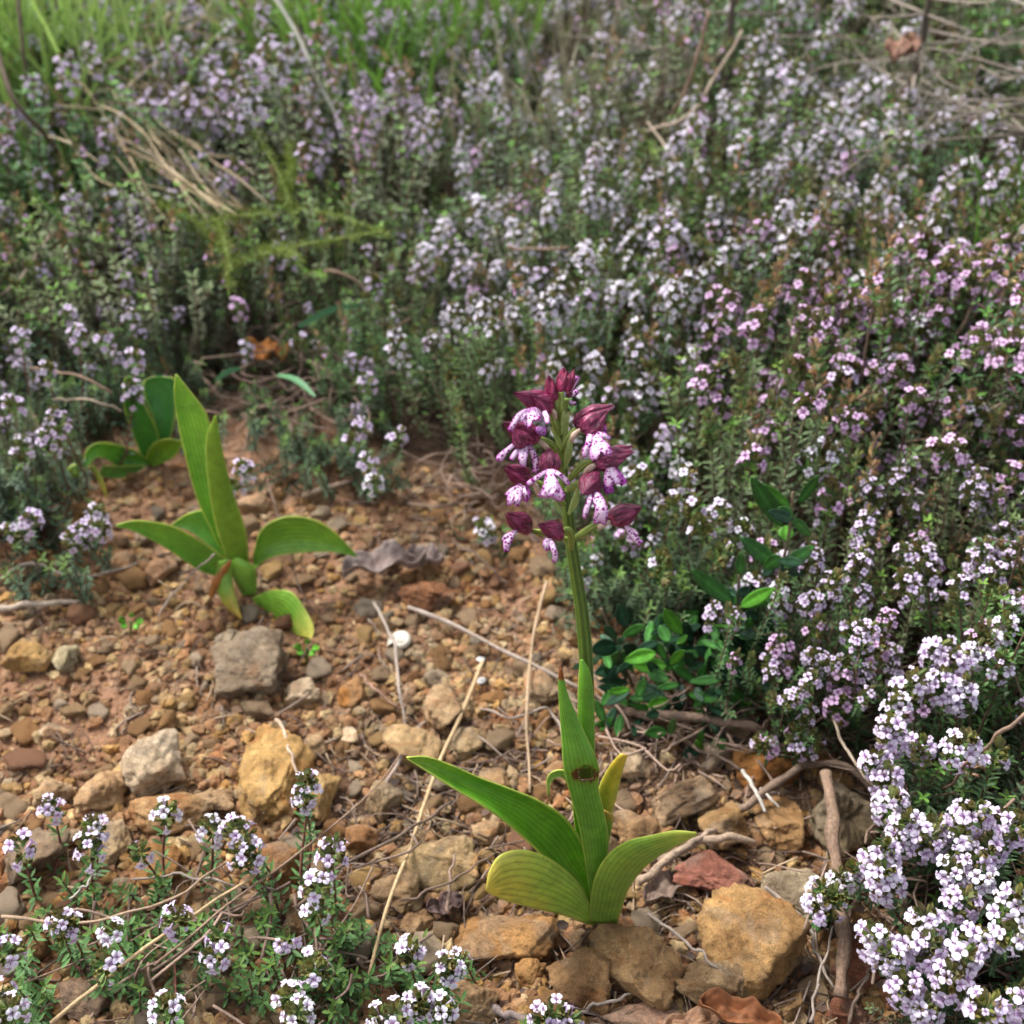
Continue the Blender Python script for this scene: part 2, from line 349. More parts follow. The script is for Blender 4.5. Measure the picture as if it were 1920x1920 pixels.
HERO = [
 (950, 1756, 182, 112, -8, OCH, 'smooth orange-brown flat stone below the yellow orchid leaf'),
 (1192, 1806, 200, 128, -28, BRN, 'long brown angular stone touching the base of the flowering orchid'),
 (1420, 1768, 216, 180, -22, (0.46, 0.28, 0.12), 'largest ochre boulder-shaped stone in the front row'),
 (1098, 1840, 142, 100, -25, (0.36, 0.215, 0.105), 'dark brown oval stone wedged between two larger front stones'),
 (1348, 1858, 150, 112, -10, (0.42, 0.30, 0.17), 'brown stone with white crust below the largest ochre stone'),
 (1348, 1640, 162, 86, -6, RED, 'dark red stone right of the orchid leaves'),
 (1496, 1668, 136, 138, 18, (0.42, 0.34, 0.24), 'greyish tan rounded stone right of the red stone'),
 (1205, 1905, 190, 66, 0, PINK, 'pinkish flat stone at the bottom edge under the brown stones'),
 (990, 1826, 72, 54, 8, OCH, 'small ochre stone tucked under the orange-brown flat stone'),
 (892, 1882, 122, 104, -30, (0.40, 0.27, 0.15), 'tan angular stone at the bottom edge beside the thyme'),
 (1490, 1890, 62, 58, 0, BRN, 'small brown pointed stone below the largest ochre stone'),
 (838, 1612, 158, 104, -14, (0.50, 0.36, 0.20), 'pale pitted stone left of the yellow orchid leaf'),
 (1268, 1497, 138, 84, 22, (0.31, 0.215, 0.135), 'grey-brown slab stone behind the right orchid leaf'),
 (1364, 1545, 108, 108, 0, (0.38, 0.24, 0.11), 'ochre stone with grey patch behind the red stone'),
 (1200, 1566, 118, 84, 0, (0.37, 0.23, 0.12), 'brown stone directly behind the orchid base'),
 (1425, 1432, 150, 90, 5, (0.42, 0.20, 0.06), 'rusty orange stone under the little leafy sprout'),
 (1570, 1525, 150, 138, 0, (0.27, 0.21, 0.13), 'large rough grey-brown stone crossed by the thick stick'),
 (1455, 1540, 96, 104, -12, (0.40, 0.24, 0.11), 'ochre stone left of the thick stick'),
 (1622, 1642, 76, 108, 0, (0.34, 0.20, 0.11), 'brown stone right of the thick stick under lilac thyme'),
 (508, 1440, 152, 215, 12, YEL, 'largest yellow slab stone on the left of the path'),
 (600, 1490, 110, 120, 0, (0.50, 0.33, 0.14), 'yellow stone leaning on the right of the large yellow slab'),
 (300, 1430, 134, 118, -5, PALE, 'pale rounded stone left of the large yellow slab'),
 (468, 1246, 142, 132, -10, (0.32, 0.25, 0.18), 'grey-brown block stone below the leafless orchid'),
 (430, 1200, 55, 48, 0, (0.55, 0.46, 0.34), 'pale stone chip on the corner of the grey-brown block'),
 (568, 1302, 66, 56, 0, PALE, 'pale round stone right of the grey-brown block'),
 (662, 1299, 56, 70, 10, ORG, 'triangular orange stone in the middle of the path'),
 (770, 1406, 112, 88, 0, (0.50, 0.35, 0.19), 'yellow-tan stone above the tip of the long orchid leaf'),
 (832, 1322, 76, 108, 0, TAN, 'tan stone crossed by the long straw'),
 (876, 1386, 76, 72, 0, (0.42, 0.30, 0.17), 'tan-grey stone below the tan stone crossed by straw'),
 (715, 1506, 84, 86, 20, (0.38, 0.28, 0.17), 'grey-tan stone under the tip of the long orchid leaf'),
 (1022, 1282, 80, 90, 0, (0.42, 0.31, 0.20), 'grey-tan stone just left of the orchid stem'),
 (103, 1484, 72, 58, 0, TAN, 'tan stone at left beside a slanted stone'),
 (184, 1484, 98, 78, 24, (0.52, 0.34, 0.19), 'slanted pale orange stone left of the pale rounded stone'),
 (48, 1228, 104, 70, 0, YEL, 'yellow stone at the left edge of the path'),
 (120, 1240, 62, 52, 30, (0.44, 0.38, 0.24), 'lichened beige stone near the left edge'),
 (298, 1074, 58, 58, 0, (0.46, 0.28, 0.17), 'round tan stone below the left leaf of the leafless orchid'),
 (62, 1056, 66, 50, 0, (0.40, 0.20, 0.09), 'orange-brown stone under the thyme at the left edge'),
 (325, 1520, 150, 86, 0, (0.44, 0.28, 0.14), 'broad tan stone below the pale rounded stone'),
 (306, 1630, 92, 108, 10, (0.45, 0.24, 0.08), 'orange stone behind thyme flowers at lower left'),
 (276, 1806, 98, 92, 0, (0.47, 0.34, 0.21), 'rough pale stone among the thyme at lower left'),
 (205, 1592, 70, 110, 0, (0.52, 0.38, 0.22), 'pale slab stone behind the left thyme flowers'),
 (590, 1392, 48, 64, 0, TAN, 'small upright tan stone right of the yellow slab'),
 (655, 1378, 40, 34, 0, PALE, 'small pale pebble above the yellow-tan stone'),
 (745, 1672, 92, 70, -10, TAN, 'tan stone below the pale pitted stone'),
 (785, 1735, 66, 56, 0, (0.42, 0.27, 0.15), 'squarish tan stone beside the straw near the front thyme'),
 (800, 1112, 110, 62, -8, (0.25, 0.115, 0.055), 'reddish clay lump below the curled dead leaf'),
 (100, 1376, 64, 38, -8, PALE, 'flat pale chip on bare soil at left'),
 (60, 1600, 130, 120, 0, (0.30, 0.22, 0.15), 'dark grey-brown stone at the left edge behind thyme'),
 (505, 1640, 110, 90, 0, (0.40, 0.21, 0.09), 'rusty brown stone under the thyme in the middle left'),
 (1185, 1440, 80, 60, 0, (0.50, 0.38, 0.26), 'pale stone behind the yellow-tipped orchid leaf'),
 (1620, 1810, 120, 90, 0, (0.27, 0.11, 0.065), 'brick-red earthy stone right of the thick stick'),
 (1580, 1900, 90, 60, 0, (0.29, 0.12, 0.07), 'brick-red earthy stone at the bottom below the thick stick'),
 (400, 1500, 84, 64, 0, TAN, 'tan stone between the pale rounded stone and yellow slab'),
 (130, 1570, 54, 38, 0, TAN, 'small tan stone above the left thyme flowers'),
 (670, 1580, 80, 62, 0, (0.38, 0.20, 0.09), 'rusty stone left of the pale pitted stone'),
 (920, 1560, 70, 50, 0, TAN, 'tan stone partly under the long orchid leaf'),
 (1055, 1452, 70, 52, 0, (0.42, 0.27, 0.15), 'brown-tan stone behind the curled orchid leaf'),
 (930, 1460, 70, 48, 0, (0.43, 0.28, 0.15), 'tan stone just above the long orchid leaf'),
 (1080, 1760, 66, 50, 0, (0.25, 0.17, 0.1), 'shaded brown stone under the orchid base'),
 (560, 1740, 70, 50, 0, (0.45, 0.29, 0.15), 'tan stone among sprigs of front thyme'),
 (150, 1880, 100, 76, 0, (0.36, 0.22, 0.13), 'brown stone at the lower left under thyme'),
 (700, 1880, 90, 70, 0, (0.37, 0.20, 0.11), 'rusty stone at the bottom among front thyme'),
 (1540, 1420, 60, 40, 0, (0.35, 0.2, 0.1), 'small brown stone above the rough grey-brown stone'),
 (230, 1060, 60, 46, 0, (0.45, 0.26, 0.14), 'tan stone on soil left of the round tan stone'),
 (215, 1010, 60, 40, 0, (0.38, 0.24, 0.14), 'brown stone just under the pointed left orchid leaf'),
 (480, 945, 60, 50, 0, (0.46, 0.31, 0.2), 'pale stone right of the tall orchid leaves'),
]
for a in HERO: hero(*a)
# ring of names used to describe the smaller pebbles by what they lie beside
MARKS = [('the snail shell', 755, 1212), ('the curled dead leaf', 720, 1070), ('the grey-brown block', 468, 1250), ('the pale rounded stone', 300, 1425),
         ('the large yellow slab', 520, 1440), ('the leafless orchid', 456, 1110), ('the back orchid rosette', 277, 880), ('the red stone', 1348, 1640),
         ('the orchid base', 1135, 1730), ('the thick stick', 1565, 1650), ('the evergreen shrub', 1280, 1330), ('the left thyme flowers', 150, 1600),
         ('the pale pitted stone', 838, 1612), ('the long orchid leaf', 950, 1500), ('the orchid stem', 1050, 1200), ('the orange triangular stone', 662, 1299),
         ('the yellow edge stone', 48, 1228), ('the front thyme', 480, 1760), ('the bare soil patch', 120, 1330), ('the largest ochre stone', 1420, 1768)]
ORD = ['first', 'second', 'third', 'fourth', 'fifth', 'sixth', 'seventh', 'eighth', 'ninth', 'tenth', 'eleventh', 'twelfth', 'thirteenth', 'fourteenth',
       'fifteenth', 'sixteenth', 'seventeenth', 'eighteenth', 'nineteenth', 'twentieth', 'twenty-first', 'twenty-second', 'twenty-third', 'twenty-fourth', 'twenty-fifth',
       'twenty-sixth', 'twenty-seventh', 'twenty-eighth', 'twenty-ninth', 'thirtieth']
def label_by_rank(items, maxw=16):
    """items: (object, base label, screen x); same base -> ranked from the left"""
    d = {}
    for o, b, sx in items: d.setdefault(b, []).append((sx, o))
    for b, L in d.items():
        L.sort(key=lambda t: t[0])
        for i, (sx, o) in enumerate(L):
            o['label'] = b if len(L) == 1 else '%s, %s from the left' % (b, ORD[min(i, 29)])
pr = np.random.RandomState(5)
peb = []
tmpl = []
for k in range(14):
    V, F = stone_verts(900 + k * 3, 3, 8 + k % 4, 18, 1.2)
    tmpl.append(make_mesh('pebble', V, F, None, None, [M_STONE]))
CN = [('ochre', OCH), ('tan', TAN), ('pale', PALE), ('brown', BRN), ('yellowish', YEL), ('grey', GRY), ('reddish', (0.34, 0.17, 0.09)), ('orange', (0.43, 0.22, 0.08))]
tries = 0; items = []
while len(peb) < 288 and tries < 12000:
    tries += 1
    px = pr.uniform(-10, 1700); py = pr.uniform(900, 1930)
    g0 = at(px, py)
    if path_dist(g0[0], g0[1])[0] > 0.01: continue
    soil = math.hypot((px - 90) / 190, (py - 1340) / 90) < 1
    if soil and pr.rand() < 0.75: continue
    r = 0.0046 + 0.0078 * pr.rand() ** 1.3 * (1.15 if px > 700 and py > 1300 else 0.95)
    if any((g0[0] - a) ** 2 + (g0[1] - b) ** 2 < (c * 0.82 + r * 0.8) ** 2 for a, b, c in STONES): continue
    peb.append(g0); STONES.append((g0[0], g0[1], r))
    o = link('pebble', tmpl[pr.randint(14)], None, (g0[0], g0[1], g0[2] + r * 0.35))
    o.scale = (r * pr.uniform(0.9, 1.25), r * pr.uniform(0.75, 1.05), r * pr.uniform(0.55, 0.8)); o.rotation_euler = (pr.uniform(-.3, .3), pr.uniform(-.3, .3), pr.uniform(0, 6.28))
    cn, cc = CN[pr.choice(8, p=[.17, .22, .14, .13, .08, .08, .08, .10])]; j = pr.uniform(1.1, 1.6)
    o.color = (cc[0] * j, cc[1] * j, cc[2] * j, 1)
    mk = min(MARKS, key=lambda m_: (m_[1] - px) ** 2 + (m_[2] - py) ** 2)[0]
    tag(o, None, 'pebble', 'pebbles on the path')
    items.append((o, '%s %s pebble beside %s' % ('large' if r > .0085 else 'small', cn, mk), px))
label_by_rank(items)
# fine gravel: uncountable
acc = Acc(); D1, F1 = ico(2); shapes = [stone_verts(300 + k, 2, 7, 20, 1.7)[0] for k in range(10)]
cnt = 0; pos = []
for _ in range(36000):
    px = pr.uniform(-60, 1720); py = 880 + 1060 * pr.rand() ** 0.85
    if _ % 5 == 0: px = pr.uniform(-700, 1900); py = pr.uniform(900, 3000)
    p0 = on_z(px, py, 0.0); pos.append((p0[0], p0[1], px, py))
pos = np.array(pos); pdv = path_dist(pos[:, 0], pos[:, 1]); hh = H(pos[:, 0], pos[:, 1]) + fine(pos[:, 0], pos[:, 1])
soil = np.hypot((pos[:, 2] - 90) / 200, (pos[:, 3] - 1340) / 100) < 1
fr = (pos[:, 3] > 1380) & (pos[:, 2] > 560)
keep = (pdv < 0.035) & (~soil | (pr.rand(len(pos)) < 0.45)) & (~fr | (pr.rand(len(pos)) < 0.40)) & (pr.rand(len(pos)) < 0.55 + 0.9 * (vnoise(pos[:, 0] * 16, pos[:, 1] * 16, 44) + 0.3)); pos = pos[keep]; hh = hh[keep]
nk = len(pos); rr = 0.0010 + 0.0050 * pr.rand(nk) ** 2.3
cols = np.array([OCH, TAN, (0.40, 0.27, 0.17), BRN, (0.32, 0.165, 0.09), (0.26, 0.13, 0.07), (0.38, 0.21, 0.12), (0.32, 0.16, 0.085), (0.36, 0.20, 0.11), (0.24, 0.12, 0.065)])
for k in range(10):
    idx = np.arange(k, nk, 10)
    if not len(idx): continue
    ang = pr.uniform(0, 6.28, len(idx)); S = rr[idx]
    M = np.zeros((len(idx), 3, 3)); ca, sa = np.cos(ang), np.sin(ang)
    M[:, 0, 0] = ca * S; M[:, 0, 1] = -sa * S * .85; M[:, 1, 0] = sa * S; M[:, 1, 1] = ca * S * .85; M[:, 2, 2] = S * 0.68
    O = np.stack([pos[idx, 0], pos[idx, 1], hh[idx] + S * 0.3 + 0.0004], 1)
    acc.stamp(shapes[k], F1, np.ones((len(D1), 3)), M, O, np.array([.97, 1.03, .93]) * cols[pr.randint(10, size=len(idx))] * pr.uniform(1.15, 2.0, (len(idx), 1)))
D1, F1 = ico(1); nn = 26000; P_ = np.array([on_z(a, b, 0)[:2] for a, b in zip(np.where(np.arange(nn) % 4, pr.uniform(-60, 1720, nn), pr.uniform(-700, 1900, nn)), np.where(np.arange(nn) % 4, 880 + 1060 * pr.rand(nn) ** .8, pr.uniform(900, 3000, nn)))])
P_ = P_[path_dist(P_[:, 0], P_[:, 1]) < .04]; nn = len(P_); h_ = H(P_[:, 0], P_[:, 1]) + fine(P_[:, 0], P_[:, 1]); S = pr.uniform(.0005, .0015, nn)
Q = np.linalg.qr(pr.normal(size=(nn, 3, 3)))[0] * S[:, None, None] * pr.uniform(.6, 1.3, (nn, 1, 3))
acc.stamp(D1, F1, np.ones((len(D1), 3)), Q, np.stack([P_[:, 0], P_[:, 1], h_ + S * .4], 1), cols[pr.randint(10, size=nn)] * pr.uniform(1.0, 2.0, (nn, 1)))
o = link('gravel', acc.mesh('gravel', M_GRAVEL, False)); tag(o, 'fine reddish gravel scattered over the soil path', 'gravel', kind='stuff')
# ------------------------------------------------------------------ orchid parts
LEAFGAIN = np.array([2.0, 1.85, 1.5])
def lean(py): return max(0.0, (1420 - py) / 700 * 0.052)
def oy(px, py, Y): return on_y(px, py, Y + lean(py))      # the flowering stem leans slightly away from the viewer
def leaf_rails(name, A, B, Y, parent, org, dy0=0.0, dy1=0.0, cup=0.25, base=(0.09, 0.22, 0.025), tip=None, tipat=0.6, nu=48, nv=17,
               hole=None, brown_tip=0, mat=None, cap=0.0, label=None, rim=(0.30, 0.36, 0.08), wave=0.0, dyA=0.0, dyB=0.0):
    """leaf blade lofted between two edge curves; A and B run base -> tip in photo pixels on the plane y=Y(+dy)"""
    A2 = resample(np.array(A, float), nu); B2 = resample(np.array(B, float), nu)
    P = np.zeros((nu, nv, 3)); C = np.zeros((nu, nv, 3)); UV = np.zeros((nu, nv, 2)); px = np.zeros((nu, nv, 2))
    for i in range(nu):
        t = i / (nu - 1); yy = Y + dy0 + (dy1 - dy0) * t ** 1.3
        for j in range(nv):
            v = j / (nv - 1); q = A2[i] * (1 - v) + B2[i] * v
            wpx = np.linalg.norm(A2[i] - B2[i])
            e = 4 * v * (1 - v)
            p = (oy if parent is orchid else on_y)(q[0], q[1], yy + dyA * (1 - v) * math.sin(PI * t) + dyB * v * math.sin(PI * t))
            d = norm(p - CAM); p = p + d * (cup * e * wpx * pxm(p))
            p = p + UPV * (wave * math.sin(t * 17 + v * 3) * wpx * pxm(p) * abs(v - .5))
            P[i, j] = p; px[i, j] = q; UV[i, j] = (t, v)
            c = np.array(base, float) * (0.9 + 0.25 * t)
            if tip is not None:
                k = np.clip((t - tipat + 0.25 * vnoise(t * 6 + 3, v * 5, 4)) / (1 - tipat), 0, 1); c = c * (1 - k) + np.array(tip) * k
            k = max(0, 1 - min(v, 1 - v) * 16); c = c * (1 - 0.7 * k) + np.array(rim) * 0.7 * k
            if brown_tip and t > 1 - brown_tip: c = np.array((0.16, 0.05, 0.015))
            if hole is not None:
                hx, hy, hw, hh_ = hole; rr_ = math.hypot((q[0] - hx) / hw, (q[1] - hy) / hh_) + 0.5 * float(vnoise(q[0] * .12, q[1] * .12, 3))
                if rr_ < 1.7: c = np.array((0.05, 0.018, 0.006)) if rr_ < 1.45 else c * .6 + np.array((0.05, 0.025, 0))
            C[i, j] = c * LEAFGAIN
    F = grid_faces(nu, nv)
    if hole is not None:
        hx, hy, hw, hh_ = hole; Q = px.reshape(-1, 2)
        R = np.hypot((Q[:, 0] - hx) / hw, (Q[:, 1] - hy) / hh_) + 0.5 * vnoise(Q[:, 0] * .12, Q[:, 1] * .12, 3)
        F = F[~(R[F] < 1.0).any(axis=1)]
    me = make_mesh(name, P.reshape(-1, 3) - np.array(org), F, C.reshape(-1, 3), UV.reshape(-1, 2), [mat or M_LEAF])
    o = link(name, me, parent); s = o.modifiers.new('thickness', 'SOLIDIFY'); s.thickness = 0.0006; s.offset = 0
    if label: o['label'] = label
    return o
base_pt = at(1132, 1728, 0.0); YO = base_pt[1]
ORG = np.array(base_pt)
orchid = empty('orchid', base_pt, 'flowering orchid with dark maroon and spotted white flowers on a tall green stem', 'orchid')
# stem: three-dimensional ridged tube following the photo's curve
ST = [(1128, 1735, 20), (1118, 1600, 24), (1108, 1480, 30), (1102, 1400, 32), (1101, 1300, 30), (1098, 1220, 30), (1090, 1140, 28), (1079, 1070, 26), (1070, 1010, 25), (1064, 950, 22),
      (1059, 900, 18), (1054, 850, 15), (1051, 800, 13), (1050, 760, 11), (1053, 725, 8)]
q = resample(np.array(ST, float), 90); P = np.array([oy(a, b, YO + 0.003) for a, b, c in q])
R = np.array([c / 2 * .84 * pxm(p) for (a, b, c), p in zip(q, P)])
V, F, UV = tube(P, R, 22, ridge=0.09, nridge=7)
C = np.zeros((len(V), 3)); u = UV[:, 0][:, None]; C[:] = np.array((0.12, 0.23, 0.028)) * (1 - u) + np.array((0.12, 0.18, 0.026)) * u
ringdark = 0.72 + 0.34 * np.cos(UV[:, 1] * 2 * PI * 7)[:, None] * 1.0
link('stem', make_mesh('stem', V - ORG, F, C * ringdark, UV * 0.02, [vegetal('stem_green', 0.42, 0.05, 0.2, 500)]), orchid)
G = (0.075, 0.20, 0.020)
# stem sheath, then the upright sheath leaf with the torn hole
leaf_rails('leaf', [(1092, 1440), (1085, 1370), (1084, 1310), (1087, 1250), (1089, 1236)], [(1114, 1440), (1114, 1370), (1112, 1310), (1106, 1262), (1092, 1236)], YO, orchid, ORG, -0.002, -0.003, -0.45, G, label='narrow sheath wrapped round the stem')
leaf_rails('leaf', [(1108, 1690), (1098, 1620), (1086, 1550), (1070, 1490), (1057, 1440), (1053, 1380), (1049, 1320), (1047, 1280), (1050, 1252)],
           [(1120, 1690), (1140, 1590), (1134, 1530), (1122, 1478), (1122, 1436), (1107, 1398), (1086, 1352), (1064, 1300), (1053, 1252)],
           YO, orchid, ORG, -0.006, -0.010, -0.30, (0.085, 0.215, 0.028), hole=(1099, 1451, 17, 10), brown_tip=0.055, label='upright sheath leaf with a torn brown-edged hole and withered tip', nu=90, nv=33)
leaf_rails('leaf', [(1086, 1478), (1084, 1450), (1088, 1430)], [(1118, 1478), (1119, 1450), (1116, 1430)], YO, orchid, ORG, 0.001, 0.001, -0.2, (0.035, 0.03, 0.01), nu=10, nv=7, rim=(.03, .03, .01), label='dark backing patch added behind the torn hole')  # dark patch added behind the hole to darken its inside
# left long leaf, keeled
leaf_rails('leaf', [(1128, 1700), (1096, 1592), (1062, 1536), (1012, 1502), (960, 1480), (900, 1458), (850, 1436), (800, 1419), (762, 1420)],
           [(1106, 1702), (1088, 1676), (1050, 1638), (1000, 1588), (950, 1544), (900, 1508), (850, 1478), (800, 1446), (764, 1423)],
           YO, orchid, ORG, 0.0, -0.02, 0.62, (0.065, 0.20, 0.014), dyB=-0.012, dyA=0.004, nu=70, nv=25, tip=(0.16, 0.28, 0.04), tipat=0.75, label='long left leaf folded along its middle')
leaf_rails('leaf', [(1112, 1712), (1088, 1660), (1050, 1622), (1010, 1600), (970, 1593), (936, 1604), (918, 1632), (911, 1668)],
           [(1122, 1738), (1090, 1728), (1050, 1714), (1010, 1705), (975, 1696), (945, 1687), (925, 1678), (912, 1671)],
           YO, orchid, ORG, -0.004, -0.035, -0.35, (0.17, 0.29, 0.05), tip=(0.34, 0.30, 0.055), tipat=0.35, nu=60, nv=25, label='lower left leaf yellowing towards its tip')
leaf_rails('leaf', [(1106, 1728), (1108, 1680), (1118, 1638), (1142, 1600), (1178, 1576), (1225, 1565), (1265, 1557), (1306, 1560)],
           [(1156, 1736), (1166, 1702), (1180, 1664), (1205, 1630), (1235, 1605), (1265, 1587), (1290, 1574), (1307, 1565)],
           YO, orchid, ORG, -0.008, -0.030, -0.40, (0.12, 0.22, 0.035), tip=(0.26, 0.33, 0.07), tipat=0.7, nu=60, nv=25, label='right leaf curving outward with a pointed tip')
leaf_rails('leaf', [(1108, 1690), (1092, 1620), (1078, 1550), (1072, 1500), (1060, 1462), (1044, 1458), (1032, 1470), (1030, 1490)],
           [(1126, 1690), (1112, 1620), (1096, 1550), (1088, 1490), (1068, 1450), (1044, 1444), (1026, 1458), (1027, 1492)],
           YO, orchid, ORG, 0.004, 0.006, 0.2, (0.08, 0.22, 0.03), tip=(0.2, 0.28, 0.09), tipat=.7, nv=9, label='narrow inner leaf with a curled tip')
leaf_rails('leaf', [(1120, 1640), (1126, 1580), (1124, 1540), (1128, 1516)], [(1134, 1640), (1140, 1590), (1148, 1545), (1150, 1528)], YO, orchid, ORG, 0.002, 0.004, -0.3, G, tip=(0.3, 0.2, 0.05), tipat=.8, nv=9, nu=20, label='short torn leaf with a brown edge')
leaf_rails('leaf', [(1116, 1610), (1120, 1530), (1122, 1480), (1142, 1438), (1164, 1412)], [(1140, 1610), (1144, 1540), (1154, 1500), (1166, 1450), (1176, 1416)], YO, orchid, ORG, 0.008, 0.012, -0.35, (0.13, 0.23, 0.03), tip=(0.36, 0.26, 0.03), tipat=0.25, nv=11, label='narrow leaf behind the stem turned yellow')
leaf_rails('leaf', [(1150, 1720), (1160, 1660), (1158, 1620), (1150, 1600), (1168, 1584)], [(1160, 1720), (1172, 1680), (1176, 1640), (1172, 1600), (1180, 1584)], YO, orchid, ORG, 0.006, 0.008, 0.2, (0.06, 0.14, 0.02), nv=7, nu=20)
# ---- flower materials
def hood_mat():
    m, nt, out = mat_new('maroon_hood'); tc = nt.nodes.new('ShaderNodeTexCoord')
    mp = N(nt, 'ShaderNodeMapping'); mp.inputs['Scale'].default_value = (3.5, 24, 1); nt.links.new(tc.outputs['UV'], mp.inputs[0])
    n1 = noise_tex(nt, 1.0, 4, 0.6, mp.outputs[0], 1.6); n2 = noise_tex(nt, 260, 3, 0.6, tc.outputs['Object'])
    at_ = N(nt, 'ShaderNodeAttribute', _attribute_name='Col').outputs['Color']
    c = ramp(nt, n1, [(0.38, (0.065, 0.002, 0.016)), (0.48, (0.17, 0.006, 0.048)), (0.55, (0.26, 0.016, 0.085)), (0.62, (0.50, 0.11, 0.22)), (0.70, (0.64, 0.28, 0.38))])
    c = mix(nt, 1.0, c, at_, 'MULTIPLY'); c = mix(nt, 1.0, c, ramp(nt, n2, [(0.3, 0.6), (0.7, 1.15)]), 'MULTIPLY')
    p = N(nt, 'ShaderNodeBsdfPrincipled', Roughness=0.34); nt.links.new(c, p.inputs['Base Color']); p.inputs['Specular IOR Level'].default_value = 0.5
    b = N(nt, 'ShaderNodeBump', Strength=0.8, Distance=0.0006); nt.links.new(n1, b.inputs['Height']); nt.links.new(b.outputs[0], p.inputs['Normal'])
    nt.links.new(p.outputs[0], out.inputs[0]); return m
def lip_mat():
    m, nt, out = mat_new('spotted_lip'); tc = nt.nodes.new('ShaderNodeTexCoord')
    at_ = N(nt, 'ShaderNodeAttribute', _attribute_name='Col').outputs['Color']
    vo = N(nt, 'ShaderNodeTexVoronoi', Scale=840.0, Randomness=0.85); nt.links.new(tc.outputs['Object'], vo.inputs['Vector'])
    n1 = noise_tex(nt, 420, 2, 0.5, tc.outputs['Object'])
    ad = nt.nodes.new('ShaderNodeMath'); ad.operation = 'ADD'; nt.links.new(vo.outputs['Distance'], ad.inputs[0]); nt.links.new(n1, ad.inputs[1])
    dot = ramp(nt, ad.outputs[0], [(0.84, 1.0), (0.90, 0.0)])
    c = mix(nt, dot, at_, (0.24, 0.012, 0.19))
    p = N(nt, 'ShaderNodeBsdfPrincipled', Roughness=0.6); nt.links.new(c, p.inputs['Base Color']); p.inputs['Specular IOR Level'].default_value = 0.2
    tr = N(nt, 'ShaderNodeBsdfTranslucent'); nt.links.new(c, tr.inputs[0])
    ms = N(nt, 'ShaderNodeMixShader', Fac=0.18); nt.links.new(p.outputs[0], ms.inputs[1]); nt.links.new(tr.outputs[0], ms.inputs[2])
    nt.links.new(ms.outputs[0], out.inputs[0]); return m
M_HOOD, M_LIP = hood_mat(), lip_mat()
def ribbon_px(acc, pts, Y, nv=9, cup=0.25, notch=0.0, edgecol=(0.46, 0.06, 0.42), midcol=(0.86, 0.65, 0.83), tipcol=None, nu=22, frill=0.0):
    """pts: (px, py, dy, width px) ribbon facing the viewer side of the flower; closed two-sided petal"""
    q = resample(np.array(pts, float), nu); P = np.array([oy(a, b, Y + d) for a, b, d, w in q]); s = np.array([pxm(p) for p in P])
    T = norm(np.gradient(P, axis=0)); view = norm(P - CAM); side = norm(np.cross(T, view))
    V = []; C = []; U = []
    for i in range(nu):
        t = i / (nu - 1); w = q[i, 3] * s[i] / 2 * 1.04 * (1 + 0.16 * float(vnoise(t * 7, q[0, 0] * .1, 3)))
        for j in range(nv):
            v = 2 * j / (nv - 1) - 1
            off = side[i] * v * w + view[i] * (cup * w * (v * v)) 
            if notch and t > 0.72: off = off - T[i] * (notch * w * (t - 0.72) / 0.28 * max(0, 1 - abs(v) * 2.2))
            if t > 0.5 and nv > 7: off = off - T[i] * (w * 0.22 * (t - .5) * 2 * abs(math.sin(7.5 * v + 1.1)))
            if frill: off = off + view[i] * frill * w * math.sin(9 * v + t * 11) * t + T[i] * frill * w * 0.5 * math.sin(14 * v) * (t > 0.85)
            V.append(P[i] + off); e = max(0, (abs(v) - 0.35) / 0.65) ** 1.5; e = max(e * 0.8, max(0, (t - 0.72) / 0.28) ** 2)
            c = np.array(midcol) * (1 - e) + np.array(tipcol if tipcol is not None else edgecol) * e
            C.append(c); U.append((t, (v + 1) / 2))
    acc.add(np.array(V) , grid_faces(nu, nv), np.array(C), np.array(U))
def hood_mesh(Bp, Tp, w, seed, flat=0.85, open_=0.18, tint=(1, 1, 1), nu=34, ns=48, bend=0.0):
    """three sepals leaning together: a pointed ovoid with furrows, split at the tip"""
    r = np.random.RandomState(seed); Bp, Tp = np.array(Bp), np.array(Tp); ax = Tp - Bp; L = np.linalg.norm(ax); z = ax / L
    view = norm((Bp + Tp) / 2 - CAM); x = norm(np.cross(z, view)); y = np.cross(z, x)
    V = []; U = []
    for i in range(nu):
        t = i / (nu - 1); pr_ = (math.sin(PI * min(1, t * 0.93 + 0.05)) ** 0.62) * (1 - 0.42 * t)
        if t > 0.62: pr_ *= 1 - 0.35 * ((t - 0.62) / 0.38)
        if i == 0: pr_ *= 0.35
        for j in range(ns):
            a = 2 * PI * j / ns
            rad = w / 2 * pr_ * 1.30 * (1 + 0.14 * math.cos(3 * a + seed) + 0.025 * math.cos(21 * a + 5 * t) - 0.16 * max(0, math.cos(3 * a + seed + PI)) ** 8 + 0.03 * math.cos(13 * a + 3 * t) + 0.10 * float(vnoise(3 * t + seed, 4 * math.cos(a), seed)))
            zz = t * L * (1 + 0.14 * max(0, t - 0.6) * math.cos(3 * a + seed)) + 0.0
            V.append(Bp + z * zz + (x * math.cos(a) + y * math.sin(a) * flat) * rad + np.array([0, 0, bend * L * math.sin(PI * t)]))
            U.append((t, j / ns))
    F = grid_faces(nu, ns, True); V = np.array(V); U = np.array(U); cc = np.tile(np.array(tint, float), (len(V), 1))
    dark = (1 - 0.25 * np.clip(1 - U[:, 0] * 6, 0, 1))[:, None]
    return V, F, cc * dark, U
